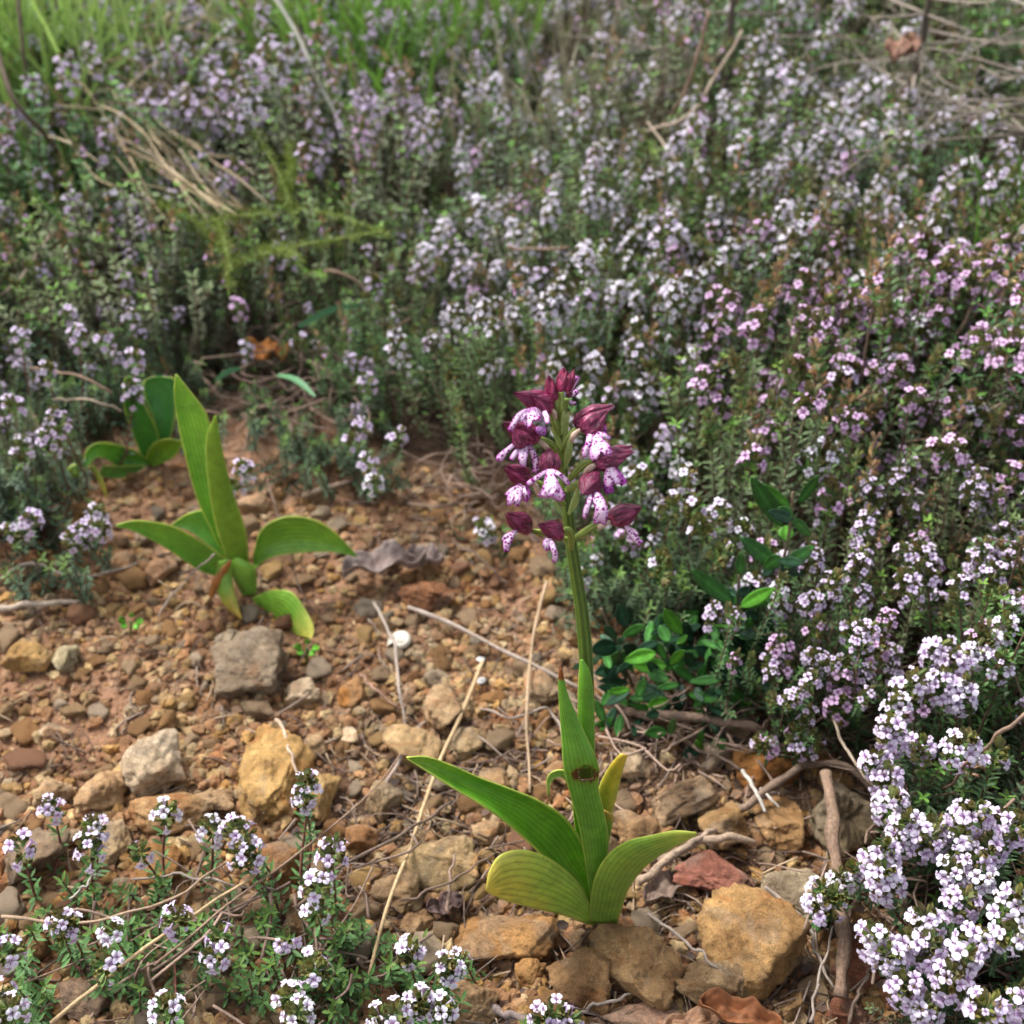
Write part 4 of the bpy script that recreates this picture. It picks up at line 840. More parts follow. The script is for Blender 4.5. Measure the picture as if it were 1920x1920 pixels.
for ci, col in enumerate(('white', 'lilac', 'pink', 'pale')):
    for hi in (True, False):
        HEADS[col, hi] = [head_mesh(ci * 40 + k, col, nf, hi, ln, rd) for k, (nf, ln, rd) in enumerate(((13, .018, .0078), (9, .014, .0072), (17, .024, .0080), (6, .016, .0062)))]
HEADS['bud', True] = [head_mesh(700 + k, 'pink', nf, True, ln, .0052, .0026, cc) for k, (nf, ln, cc) in enumerate(((1, .018, (.19, .24, .09)), (2, .030, (.32, .28, .14)), (0, .016, (.17, .24, .08))))]
HEADS['bud', False] = [head_mesh(710 + k, 'pink', nf, False, ln, .0052, .0026, cc) for k, (nf, ln, cc) in enumerate(((1, .018, (.19, .24, .09)), (2, .030, (.32, .28, .14)), (0, .016, (.17, .24, .08))))]
T_HI = [bush_template(50 + k, .070, .095 + .012 * (k % 3), 42, True, .12 * (k % 3), ((0.075, 0.12, 0.045), (0.085, 0.105, 0.055), (0.065, 0.125, 0.04))[k % 3]) for k in range(6)]
T_LO = [bush_template(80 + k, .085, .10 + .012 * (k % 3), 46, False, .15 * (k % 3), ((0.10, 0.14, 0.07), (0.12, 0.13, 0.075), (0.085, 0.155, 0.055))[k % 3]) for k in range(5)]
FLO = {}
def merged_heads(ti, col, frac):
    key = (ti, col, frac)
    if key not in FLO:
        rng = np.random.RandomState(ti * 17 + int(frac * 10) + len(col)); G, Pt = Acc(), Acc()
        for p, ax in T_LO[ti].heads:
            if rng.rand() < frac:
                c2 = col if rng.rand() < .75 else ('white', 'lilac', 'pale')[rng.randint(3)]
                head_parts(G, Pt, rng, p, ax, rng.uniform(.014, .026), .0082, 11, rng.randint(6, 14), PETAL[c2], False, .0039)
            elif rng.rand() < .5: head_parts(G, Pt, rng, p, ax, .018, .0055, 14, 1, PETAL[col], False, .003, (.17, .14, .06))
        FLO[key] = join_mesh('flowers', G, Pt)
    return FLO[key]
def bush(x, y, col, frac, hi, rng, sc):
    z = Hs(x, y); Tn = T_HI if hi else T_LO; ti = rng.randint(len(Tn)); t = Tn[ti]
    root = empty('thyme_bush', (x, y, z), None, 'thyme bush', 'thyme bushes covering the bank')
    rz = rng.uniform(0, 6.28); root.rotation_euler = (rng.uniform(-.12, .12), rng.uniform(-.12, .12), rz); root.scale = (sc, sc, sc * rng.uniform(.85, 1.15))
    link('stems', t.stems, root); f = link('foliage', t.fol, root); j = rng.uniform(1.0, 1.7); f.color = (j * rng.uniform(.75, 1.15), j, j * rng.uniform(.85, 1.1), 1)
    if True:
        for p, ax in t.heads:
            u = rng.rand()
            if u < frac: key = col if rng.rand() < .82 else ('white', 'lilac', 'pink', 'pale')[rng.randint(4)]
            elif u < frac + .28 * (1 - frac) + .10: key = 'bud'
            else: continue
            h = link('flower_head', HEADS[key, hi][rng.randint(len(HEADS[key, hi]))], root, p)
            Fr = frames(ax[None] + rng.normal(0, .25, 3), np.array([[.3, .9, .1]]))[0]
            h.rotation_euler = __import__('mathutils').Matrix(Fr.tolist()).to_euler(); h.rotation_euler.rotate_axis('Z', rng.uniform(0, 6.28)); s_ = rng.uniform(.8, 1.15) * (.92 if hi else .95); h.scale = (s_, s_, s_)
    return root
rb = np.random.RandomState(21); placed = []; bushes = []
SH = at(1290, 1310)
cand = []
for _ in range(26000):
    y = rb.uniform(.20, 2.1); x = rb.uniform(-1.35, 1.25)
    sx, sy = screen((x, y, 0.05))
    if sx < -260 or sx > 2180: continue
    cand.append((x, y, sx, sy))
pdv = path_dist([c[0] for c in cand], [c[1] for c in cand])
for (x, y, sx, sy), pdist in zip(cand, pdv):
    if pdist < (.010 if sx < 820 and sy < 860 else .030) or len(placed) >= 285: continue
    dd = math.hypot(x, y)
    md = .070 if dd < .95 else .098 + .03 * (dd > 1.4)
    if any((x - a) ** 2 + (y - b) ** 2 < (md if c > .95 else min(md, .07)) ** 2 for a, b, c in placed): continue
    if math.hypot(x - SH[0], y - SH[1]) < .05: continue
    if y < SH[1] + .085 and 1060 < screen((x, y, Hs(x, y) + .05))[0] < (1500 if y < SH[1] + .03 else 1440): continue
    if y < .42 and x < 0.33 and sx < 1800: continue        # foreground right is planted by hand below
    if pdist < .05 and (640 < sx < 1130): 
        if rb.rand() < .35: continue
    if ((sx < 260 and sy < 330) or (sx < 950 and sy < 50)) and rb.rand() < .5: continue
    placed.append((x, y, dd))
for (x, y, dd) in placed:
    hi = dd < .92; sx, sy = screen((x, y, Hs(x, y) + .08))
    n_ = float(vnoise(x * 5, y * 5, 31)); left = sx < 650
    if sx > 1250 and sy > 560: col = 'pink' if n_ > -.12 else 'lilac'
    elif left: col = 'lilac' if n_ > -.15 else 'white'
    elif sx > 850: col = 'white' if n_ > -.2 else 'pale'
    else: col = 'pale' if n_ > 0 else 'lilac'
    frac = .50 if sx > 700 else .33
    if 450 < sx < 720 and 380 < sy < 760: frac = .18
    if sx < 420 and sy > 480: frac = .30
    if sy < 330 and sx < 500: frac = .24
    if sx > 1400 and 250 < sy: frac = .42
    if sx > 1450 and sy < 170: frac = .22
    frac = max(.05, min(.88, frac + .70 * float(vnoise(x * 7, y * 7, 77))))
    if not hi: frac = round(frac * 4) / 4
    sc = (1.0 + .55 * float(vnoise(x * 4.5, y * 4.5, 91))) * rb.uniform(.88, 1.12) * (1.0 if hi else 1.12)
    edge = path_dist(x, y)[0]
    if edge < .06: sc *= .72
    r = bush(x, y, col, frac, hi, rb, sc); bushes.append((r, col, frac, sx, sy, dd))
# labels: colour and density, rows counted from the front, ranked from the left
items = []
NEARMARK = [('beside the evergreen shrub', 1300, 1200), ('behind the orchid flowers', 1060, 800), ('behind the leafless orchid', 420, 740), ('at the right edge of the picture', 1850, 900),
            ('around the dry twig tangle', 600, 620), ('under the thorny branches', 1750, 200), ('beside the fallen straw', 330, 260), ('below the bright green grass', 120, 120), ('on the middle of the bank', 1250, 420),
            ('at the top centre of the bank', 850, 120), ('at the left edge of the picture', 40, 650), ('behind the back orchid rosette', 220, 740), ('high on the right bank', 1450, 330), ('near the asparagus spray', 620, 380)]
CW = {'white': 'white-flowered', 'pink': 'pink-flowered', 'lilac': 'lilac-flowered', 'pale': 'pale violet-flowered'}
for r, col, frac, sx, sy, dd in bushes:
    mk = min(NEARMARK, key=lambda m_: (m_[1] - sx) ** 2 + (m_[2] - sy) ** 2)[0]
    w = 'sparse' if frac < .35 else ('dense' if frac > .68 else '')
    items.append((r, ('%s %s thyme bush %s' % (w, CW[col], mk)).strip(), sx))
label_by_rank(items)
# --- hand-placed thyme ---------------------------------------------
def thyme_plant(basepx, heads, shoots, label, seed, height=.05, spread=150, leafcol=(0.075, 0.165, 0.045), bias=None, name='thyme_plant', dens=.78, fsz=.0033, ll=.0072, group='thyme plants at the front'):
    """heads: (px, py, size, colour key, height above ground); shoots: number of flowerless leafy shoots round the base"""
    rng = np.random.RandomState(seed); bp = at(*basepx); root = empty(name, bp, label, 'thyme plant', group); S, G = Acc(), Acc()
    def put_head(p, ax, size, key):
        nf = int({'bud': 3}.get(key, (5 + 9 * size) * dens * rng.uniform(.65, 1.1))); cc = 'pale' if key == 'bud' else key
        g_, p_ = Acc(), Acc(); head_parts(g_, p_, rng, np.zeros(3), ax, .017 * size + .003, .0070 * (.75 + .3 * size), int(15 * size) + 6, nf, PETAL[cc], True, fsz, (.16, .22, .07), bias)
        link('flower_head', join_mesh('flower_head', g_, p_), root, p - bp)
    for (px, py, size, key, h) in heads:
        p1 = at(px, py + 12 * size, h); f = rng.uniform(.15, .55); gb = bp * (1 - f) + at(px, py, 0) * f; gb[2] = Hs(gb[0], gb[1]) + .002
        P = curve(gb, p1, rng, .15, 8)
        stem_parts(S, G, rng, P, .0009, (.12, 1.0), .0058, ll, .0017, 2, (0.24, 0.10, 0.075), leafcol, True)
        V = norm(CAM - p1); ax = norm(norm(P[-1] - P[-2]) * .7 + V * .55 + np.array([0, 0, .5]) + rng.normal(0, .15, 3))
        put_head(p1, ax, size, key)
    for i in range(shoots):
        a = rng.uniform(0, 6.28); r = math.sqrt(rng.rand()) * spread
        px, py = basepx[0] + r * math.cos(a) * 1.3, basepx[1] + r * math.sin(a) * .8
        e = at(px, py, rng.uniform(.25, 1.0) * height); g0 = at(px + rng.uniform(-60, 60), py + rng.uniform(0, 70), 0)
        stem_parts(S, G, rng, curve(g0, e, rng, .3, 6), .0007, (.1, 1.0), .0045, ll, .0017, 2, (0.20, 0.11, 0.075), leafcol, rng.rand() < .6)
    link('stems', S.mesh('stems', M_BARK, True, bp), root); link('foliage', G.mesh('foliage', M_VEG, False, bp), root); return root
LG = (0.09, 0.20, 0.055)
thyme_plant((90, 1760), [(45, 1598, .8, 'lilac', .040), (100, 1520, .45, 'lilac', .040), (180, 1555, .8, 'pale', .045), (172, 1600, .9, 'pale', .040), (120, 1742, .9, 'bud', .05), (132, 1735, .5, 'lilac', .052), (20, 1775, .9, 'pale', .055), (200, 1810, .9, 'bud', .05), (25, 1895, 1.0, 'white', .055), (8, 1868, .6, 'lilac', .055)],
            34, 'low thyme with pale lilac heads in the bottom left corner', 401, .03, 150, LG)
thyme_plant((330, 1760), [(310, 1530, .75, 'white', .045), (400, 1558, .7, 'white', .045), (335, 1722, .9, 'lilac', .045), (413, 1755, .6, 'lilac', .045), (402, 1790, .5, 'pale', .045), (215, 1752, .4, 'white', .05), (265, 1490 + 110, .35, 'bud', .04), (320, 1890, .9, 'white', .05)],
            34, 'low thyme in front of the rough pale stone, left of centre', 402, .03, 150, LG)
thyme_plant((560, 1790), [(462, 1560, 1.1, 'lilac', .045), (478, 1600, .9, 'pale', .043), (455, 1610, .5, 'white', .043), (580, 1482, .75, 'pale', .055), (572, 1498, .4, 'white', .05), (622, 1610, 1.0, 'lilac', .05), (595, 1665, 1.0, 'pale', .05), (592, 1710, .35, 'white', .05), (590, 1815, 1.0, 'bud', .05), (580, 1805, .5, 'pale', .052), (550, 1870, .6, 'pale', .05), (560, 1895, .8, 'white', .05), (540, 1760, .35, 'lilac', .04)],
            36, 'low thyme with the tallest lilac heads left of the orchid', 403, .03, 150, LG)
thyme_plant((740, 1850), [(770, 1795, .7, 'bud', .05), (768, 1788, .35, 'pale', .052), (832, 1815, .7, 'bud', .05), (845, 1822, .35, 'white', .052), (790, 1880, .8, 'bud', .05), (785, 1875, .55, 'pale', .052), (825, 1890, .5, 'white', .05), (738, 1905, .9, 'pale', .05), (720, 1915, .5, 'white', .05), (860, 1765 + 40, .3, 'bud', .04)],
            28, 'low thyme with mostly green buds left of the bottom stones', 404, .03, 120, LG)
thyme_plant((1035, 1930), [(1018, 1908, .5, 'lilac', .03), (1040, 1900, .7, 'bud', .032), (1062, 1912, .5, 'lilac', .03)], 4, 'single thyme head poking up between the bottom stones', 405, .02, 40, LG)
B = norm(np.array([-.25, -.75, .5]))
thyme_plant((1900, 1780), [(1640, 1600, 1.35, 'lilac', .075), (1662, 1655, 1.2, 'pale', .075), (1645, 1760, 1.25, 'pale', .07), (1665, 1795, 1.1, 'pale', .07), (1700, 1745 + 20, .9, 'lilac', .07), (1740, 1730, 1.0, 'pale', .08), (1745, 1785, 1.0, 'lilac', .075), (1790, 1790, 1.2, 'pale', .075),
            (1700, 1850, 1.2, 'lilac', .065), (1735, 1885, .9, 'pale', .06), (1780, 1842, 1.2, 'lilac', .07), (1845, 1895, 1.35, 'lilac', .075), (1905, 1880, 1.2, 'lilac', .08), (1880, 1690, 1.3, 'pale', .09), (1890, 1750, .9, 'white', .085), (1832, 1645, .5, 'white', .09), (1795, 1695, .9, 'lilac', .08), (1790, 1650, .8, 'pale', .085),
            (1870, 1560, 1.0, 'lilac', .09), (1815, 1760, .9, 'lilac', .08)], 36, 'thyme with the largest lilac flower clusters in the bottom right corner', 406, .06, 190, (0.06, 0.115, 0.045), B, dens=1.0, fsz=.0037)
thyme_plant((1850, 1480), [(1750, 1222, 1.2, 'lilac', .095), (1785, 1250, 1.15, 'lilac', .095), (1770, 1300, 1.0, 'lilac', .09), (1690, 1295, 1.3, 'pale', .085), (1680, 1335, .9, 'pale', .085), (1672, 1378, 1.2, 'lilac', .08), (1722, 1395, .9, 'lilac', .08), (1790, 1405, 1.35, 'pale', .09), (1640, 1425, 1.0, 'lilac', .075), (1655, 1462, 1.0, 'lilac', .075),
            (1665, 1508, 1.3, 'pale', .075), (1695, 1560, 1.35, 'pale', .075), (1725, 1575, 1.2, 'lilac', .08), (1810, 1522, 1.4, 'lilac', .09), (1790, 1575, 1.0, 'pale', .085), (1755, 1545, 1.0, 'lilac', .08), (1800, 1310, .9, 'pale', .09), (1905, 1550, 1.1, 'lilac', .10), (1860, 1420, .8, 'bud', .09), (1820, 1620, .9, 'lilac', .085), (1855, 1590, .7, 'lilac', .09)],
            44, 'thyme with big lilac clusters along the right edge above the corner', 407, .07, 190, (0.055, 0.11, 0.04), B, dens=1.0, fsz=.0037)
thyme_plant((1560, 1700), [(1556, 1690, 1.0, 'bud', .04), (1538, 1668, .45, 'white', .045), (1575, 1655, .5, 'white', .047), (1530, 1690, .45, 'pale', .042), (1545, 1710, .3, 'lilac', .04), (1600, 1635, .6, 'bud', .04)], 3, 'single green thyme head ringed by pale flowers near the thick stick', 408, .02, 40, LG, B)
thyme_plant((1900, 1230), [(1850, 1200, .9, 'white', .10), (1880, 1180, .7, 'white', .10), (1828, 1228, .6, 'white', .10), (1870, 1250, .8, 'pale', .10), (1905, 1130, .6, 'white', .10)], 26, 'thyme with small white flowers and fresh green tips at the right edge', 409, .09, 120, (0.07, 0.14, 0.04), B)
thyme_plant((1470, 1400), [(1430, 1385, .6, 'bud', .03), (1438, 1400, .4, 'pink', .03), (1492, 1380, .7, 'pink', .035), (1520, 1395, .7, 'bud', .035), (1500, 1400, .5, 'lilac', .03)], 8, 'small pink thyme sprigs above the rusty orange stone', 410, .02, 50, (0.06, 0.11, 0.04))
thyme_plant((1545, 1300), [(1460, 1215, 1.0, 'pink', .06), (1450, 1245, .9, 'lilac', .05), (1475, 1262, .7, 'pink', .05), (1520, 1225, .7, 'bud', .06), (1535, 1255, .8, 'lilac', .055), (1575, 1280, 1.0, 'pink', .05), (1572, 1325, 1.1, 'pink', .045), (1590, 1250, .8, 'bud', .06), (1640, 1215, .9, 'pink', .07), (1600, 1190, .8, 'lilac', .075), (1520, 1180, .8, 'pink', .075)],
            22, 'pink thyme at the foot of the bank right of the evergreen shrub', 411, .05, 110, (0.055, 0.10, 0.04))
thyme_plant((640, 830), [(460, 880, 1.0, 'lilac', .05), (445, 905, .7, 'pale', .045), (690, 870, 1.0, 'lilac', .05), (700, 905, .8, 'white', .045), (680, 800, .8, 'lilac', .06), (740, 820, .8, 'lilac', .06), (660, 830, .8, 'lilac', .055)], 26, 'thyme straggling over the path behind the leafless orchid', 412, .05, 90, (0.055, 0.10, 0.045))
thyme_plant((60, 1010), [(55, 975, 1.1, 'lilac', .04), (150, 1000, 1.2, 'lilac', .035), (175, 965, 1.1, 'pale', .045), (190, 990, .9, 'lilac', .04), (135, 1015, .8, 'lilac', .035), (35, 995, .8, 'pale', .04), (120, 795, 1.0, 'lilac', .08), (95, 830, 1.0, 'lilac', .07), (45, 850, 1.0, 'pale', .06), (250, 680, .9, 'lilac', .08), (248, 745, .9, 'lilac', .06)],
            34, 'thyme leaning over the path at the left edge', 413, .05, 120, (0.05, 0.095, 0.045), group='thyme plants at the front')
thyme_plant((910, 1000), [(912, 995, .9, 'white', .02), (905, 985, .5, 'pale', .025)], 6, 'tiny white thyme tuft left of the orchid flowers', 414, .02, 40, (0.055, 0.11, 0.04))

thyme_plant((1180, 1060), [(1130, 960, .9, 'bud', .07), (1200, 900, 1.2, 'bud', .09), (1255, 960, 1.2, 'bud', .08), (1240, 1070, 1.4, 'bud', .06), (1175, 1010, .6, 'pink', .06), (1095, 1085, .5, 'white', .03), (1280, 900, 1.1, 'white', .09), (1320, 1000, 1.2, 'bud', .08), (1350, 960, 1.0, 'pale', .09)],
            60, 'grey-green thyme mostly in bud between the orchid flowers and the evergreen shrub', 415, .07, 110, (0.075, 0.12, 0.055))
thyme_plant((1330, 1090), [(1300, 960, 1.0, 'bud', .09), (1390, 1000, 1.0, 'white', .08), (1400, 1100, .9, 'white', .06), (1340, 1040, 1.1, 'bud', .08), (1430, 1040, 1.1, 'pink', .08)],
            50, 'thyme with a few white flowers inside the evergreen shrub', 416, .07, 110, (0.065, 0.115, 0.05))
thyme_plant((30, 890), [(30, 760, .8, 'lilac', .08), (90, 700, .7, 'pale', .09), (150, 640, .8, 'lilac', .10), (40, 640, .8, 'pale', .10)], 32, 'dark thyme sprawling left of the back orchid rosette', 417, .07, 80, (0.055, 0.10, 0.055))
thyme_plant((190, 715), [(200, 640, .8, 'lilac', .08), (245, 600, .7, 'pale', .08), (130, 590, .7, 'lilac', .09)], 24, 'thyme leaning down behind the back orchid rosette', 418, .06, 70, (0.06, 0.11, 0.05))
thyme_plant((400, 730), [(460, 660, .7, 'pale', .05), (450, 580, .9, 'pink', .08)], 44, 'dark thyme between the tall orchid blades and the twig tangle', 419, .06, 110, (0.055, 0.10, 0.045))
thyme_plant((600, 760), [(560, 640, .5, 'bud', .05), (690, 720, .7, 'lilac', .07), (740, 660, .8, 'pale', .08)], 40, 'thyme growing through the dry twigs right of the green blade', 420, .05, 110, (0.06, 0.105, 0.05))
# ------------------------------------------------------------------ evergreen shrub behind the orchid
def c6(x, y): return 1080 + x * .3125, 860 + y * .3125
sb = at(*c6(760, 1420)); YS = sb[1]; shrub = empty('evergreen_shrub', sb, 'low evergreen shrub with dark oval leaves right of the orchid stem', 'shrub')
def oval_leaf(parent, org, b, t, w, col, Yb, Yt, fold=.3, nu=13, nv=7, mat=None, droop=.12):
    P0, P1 = on_y(b[0], b[1], Yb), on_y(t[0], t[1], Yt); ax = P1 - P0; L = np.linalg.norm(ax); z = ax / L
    view = norm((P0 + P1) / 2 - CAM); side = norm(np.cross(z, view) + rnd.uniform(-.25, .25) * view); nrm = np.cross(side, z)
    W = w * pxm(P0) / 2; V = []; C = []; U = []
    for i in range(nu):
        u = i / (nu - 1); pw = math.sin(PI * min(1, u ** .92)) ** .72 * (1 - .12 * u) if 0 < u < 1 else .03
        for j in range(nv):
            v = 2 * j / (nv - 1) - 1
            V.append(P0 + z * u * L + side * v * W * pw + nrm * (-fold * W * pw * abs(v) + droop * L * math.sin(PI * u) * .5))
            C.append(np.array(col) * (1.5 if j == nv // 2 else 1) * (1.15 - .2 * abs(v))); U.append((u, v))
    me = make_mesh('leaf', np.array(V) - org, grid_faces(nu, nv), np.array(C), np.array(U), [mat or M_GLOSS]); o = link('leaf', me, parent)
    s = o.modifiers.new('thickness', 'SOLIDIFY'); s.thickness = .0004; s.offset = 0; return o
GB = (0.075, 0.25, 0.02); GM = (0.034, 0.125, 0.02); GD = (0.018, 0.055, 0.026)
LV = [((1240, 410), (1050, 112), 115, GM), ((1285, 285), (1100, 150), 74, GB), ((1335, 270), (1462, 98), 66, GM), ((1262, 490), (1258, 400), 96, GB), ((1210, 640), (985, 470), 112, GM), ((1245, 655), (1430, 520), 92, GM), ((950, 865), (690, 665), 112, GM),
      ((985, 890), (1190, 775), 92, GB), ((985, 700), (990, 562), 62, GM), ((950, 1005), (815, 1000), 20, GB), ((945, 980), (895, 872), 74, GD), ((950, 1040), (1052, 955), 74, GD), ((930, 1180), (805, 1010), 82, GD), ((925, 1190), (800, 1230), 60, GM), ((850, 1185), (705, 1130), 82, GD),
      ((885, 1320), (680, 1340), 64, GM), ((905, 1270), (1052, 1262), 84, GD), ((890, 1385), (1052, 1482), 96, GM), ((825, 1395), (700, 1492), 76, GM), ((940, 1480), (1092, 1612), 96, GD), ((1000, 1330), (1210, 1372), 104, GD), ((635, 1055), (528, 902), 92, GB), ((545, 1240), (342, 1245), 104, GB), ((480, 1165), (288, 1215), 100, GB),
      ((560, 1235), (652, 1150), 66, GB), ((668, 1058), (606, 1112), 46, GB), ((325, 1382), (188, 1400), 58, GB), ((562, 1448), (428, 1482), 74, GB), ((345, 1420), (350, 1525), 76, GD), ((400, 1360), (540, 1432), 74, GD), ((632, 1350), (620, 1492), 78, GD), ((245, 1120), (90, 1150), 118, GD), ((285, 1240), (110, 1290), 108, GD),
      ((305, 1010), (255, 870), 96, GD), ((460, 1120), (385, 965), 92, GD), ((700, 1120), (640, 960), 76, GD), ((700, 1250), (660, 1160), 84, GD), ((560, 1100), (500, 1000), 76, GM), ((520, 1090), (640, 1075), 56, GD), ((540, 1330), (455, 1300), 84, GM), ((500, 1440), (400, 1440), 70, GD), ((800, 1560), (840, 1440), 86, GD), ((380, 1170), (280, 1120), 80, GD),
      ((1050, 1120), (1170, 960), 90, GD), ((1120, 700), (1200, 640), 60, GD), ((760, 1400), (740, 1300), 76, GD), ((1030, 1200), (1100, 1080), 84, GD), ((1130, 800), (1040, 760), 60, GD), ((850, 1300), (800, 1180), 80, GD), ((600, 1420), (700, 1560), 84, GD), ((430, 1280), (560, 1330), 84, GM)]
for b, t, w, c in LV:
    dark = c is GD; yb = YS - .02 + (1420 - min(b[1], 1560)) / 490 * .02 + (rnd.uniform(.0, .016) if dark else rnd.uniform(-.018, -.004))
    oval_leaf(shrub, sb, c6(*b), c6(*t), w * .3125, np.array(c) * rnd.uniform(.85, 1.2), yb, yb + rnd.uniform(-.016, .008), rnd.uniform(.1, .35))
for k in range(26):
    st_ = [(1288, 390), (1236, 640), (1180, 800), (1110, 1010), (966, 870), (950, 1050), (936, 1170), (888, 1320), (1050, 1120)][k % 9]; sg = 1 if k % 2 else -1; l_ = rnd.uniform(110, 190); a_ = rnd.uniform(-.9, .7)
    oval_leaf(shrub, sb, c6(st_[0] + rnd.uniform(-20, 20), st_[1] + rnd.uniform(-60, 60)), c6(st_[0] + sg * l_ * math.cos(a_), st_[1] + l_ * math.sin(a_)), rnd.uniform(66, 100) * .3125, np.array(GD if rnd.random() < .5 else GM) * 1.15, YS - .004, YS - .004 + rnd.uniform(-.016, .016), rnd.uniform(.1, .3))
for k in range(125):
    cx, cy = rnd.uniform(110, 1130), rnd.uniform(930, 1600)
    if cy < 1050 and cx < 400 or (cx > 900 and cy > 1480): continue
    a_ = rnd.uniform(0, 6.28); l_ = rnd.uniform(130, 205); yb = YS - .024 + (1420 - cy) / 490 * .03 + rnd.uniform(-.008, .014)
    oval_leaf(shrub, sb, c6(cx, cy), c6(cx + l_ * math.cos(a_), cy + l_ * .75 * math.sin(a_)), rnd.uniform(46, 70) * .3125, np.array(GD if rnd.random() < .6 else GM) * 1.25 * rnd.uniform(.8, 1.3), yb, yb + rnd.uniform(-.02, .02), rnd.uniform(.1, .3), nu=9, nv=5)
for pts, w in (([(1300, 200), (1288, 390), (1236, 640), (1180, 800), (1110, 1010), (1000, 1200), (900, 1400)], 24), ([(982, 680), (966, 870), (950, 1050), (936, 1170), (888, 1320), (812, 1400), (770, 1520)], 24),
               ([(560, 1180), (590, 1290), (640, 1400), (740, 1500)], 18), ([(150, 900), (200, 1010), (262, 1170), (345, 1390), (360, 1500)], 24), ([(1085, 1080), (1020, 1190), (960, 1330)], 14), ([(660, 1060), (680, 1160), (700, 1300), (720, 1450)], 14)):
    q = resample([(*c6(x, y), 0) for x, y in pts], 22); P = np.array([on_y(a, b_, YS + .004) for a, b_, _ in q]); R = w * .3125 / 2 * pxm(P[0]) * np.linspace(.75, 1.1, 22)
    V, F, UV = tube(P, R, 8); link('stem', make_mesh('stem', V - sb, F, np.tile((0.17, 0.13, 0.08), (len(V), 1)), UV, [M_BARK]), shrub)
s2 = at(*c6(740, 1790)); sprout = empty('evergreen_seedling', s2, 'small evergreen seedling with a few oval leaves above the rusty orange stone', 'shrub')
for b, t, w, c in (((545, 1635), (412, 1648), 76, GM), ((560, 1660), (590, 1560), 50, GM), ((740, 1740), (640, 1790), 80, GD), ((800, 1760), (900, 1690), 88, GM), ((830, 1800), (945, 1880), 86, GD), ((740, 1720), (760, 1630), 50, GM), ((760, 1760), (720, 1690), 50, GB), ((500, 1530), (420, 1540), 60, GD)):
    oval_leaf(sprout, s2, c6(*b), c6(*t), w * .3125, np.array(c), s2[1], s2[1] - .006)
for pts in ([(560, 1600), (640, 1680), (740, 1760), (800, 1850)], [(740, 1720), (770, 1800), (800, 1850)]):
    q = resample([(*c6(x, y), 0) for x, y in pts], 14); P = np.array([on_y(a, b_, s2[1]) for a, b_, _ in q]); V, F, UV = tube(P, .0011, 6)
    link('stem', make_mesh('stem', V - s2, F, np.tile((0.22, 0.16, 0.11), (len(V), 1)), UV, [M_BARK]), sprout)
for (cx, cy, n_, lab) in ((1080, 640, 9, 'bright green leafy seedling in the shade above the orchid flowers'), (575, 1215, 5, 'tiny green seedling beside the pale leaf of the leafless orchid'), (245, 1165, 5, 'tiny bright green seedling on the gravel at left')):
    g = at(cx, cy + 30); r = empty('seedling', g, lab, 'seedling')
    for k in range(n_):
        a = k * 2.4; sc_ = 1 if n_ > 6 else .55; b = (cx + 10 * math.cos(a), cy + 8 * math.sin(a)); t = (cx + 44 * sc_ * math.cos(a), cy + 30 * sc_ * math.sin(a)); oval_leaf(r, g, b, t, 26 * sc_, (0.11, 0.32, 0.03), g[1] - .01, g[1] - .015)
    V, F, UV = tube([g, (g + on_y(cx, cy, g[1] - .01)) / 2, on_y(cx, cy, g[1] - .01)], .0007, 5); link('stem', make_mesh('stem', V - g, F, np.tile((.1, .2, .04), (len(V), 1)), UV, [M_VEG]), r)
# ------------------------------------------------------------------ sticks, straws, litter
def stick(pts, w, label, col=(0.25, 0.19, 0.145), h=None, name='twig', cat='twig', seed=1, knob=.18, wob=.0012, tip=.7, group='twigs and straws'):
    """pts: (px, py, height above ground)"""
    P = np.array([at(a, b, c) for a, b, c in pts]); n = max(14, 6 * len(P)); P = resample(P, n); r = np.random.RandomState(seed)
    sc = pxm(P[n // 2]); t = np.linspace(0, 1, n)
    P = P + np.stack([vnoise(t * 9, t * 0 + seed, 5), vnoise(t * 9, t * 0 + seed, 6), vnoise(t * 9, t * 0 + seed, 7)], 1) * wob * 2
    R = w / 2 * sc * (1 - (1 - tip) * t) * (1 + knob * 2 * vnoise(t * 14, t * 0 + seed, 8))
    V, F, UV = tube(P, R, 10 if w > 10 else 6); cc = np.array(col) * (1 + .5 * vnoise(UV[:, 0] * 12, UV[:, 1] * 3, seed))[:, None]
    org = P[0]; o = link(name, make_mesh(name, V - org, F, cc, UV, [M_BARK]), None, org); tag(o, label, cat, group); return o
GRYT = (0.33, 0.27, 0.225); STR = (0.50, 0.36, 0.20); DK = (0.17, 0.12, 0.09)
stick([(1548, 1450, .040), (1562, 1560, .042), (1570, 1660, .034), (1580, 1760, .026), (1572, 1868, .016)], 27, 'thick peeling stick lying upright between the stones and lilac thyme', (0.24, 0.16, 0.11), seed=3, knob=.3, tip=.9)
stick([(905, 1240, .012), (860, 1350, .014), (815, 1450, .018), (770, 1580, .020), (725, 1700, .022), (690, 1830, .022)], 9, 'long pale straw running down the path left of the orchid', STR, seed=4, knob=.05, wob=.0006)
stick([(1025, 1090, .02), (1000, 1200, .018), (988, 1320, .015), (990, 1400, .012), (995, 1485, .006)], 7, 'thin upright straw just left of the orchid stem', (0.42, 0.30, 0.19), seed=5, knob=.05, wob=.0005)
stick([(765, 1140, .008), (860, 1178, .014), (960, 1228, .016), (1060, 1278, .014), (1130, 1310, .006)], 9, 'long grey twig slanting across the path behind the orchid', GRYT, seed=6)
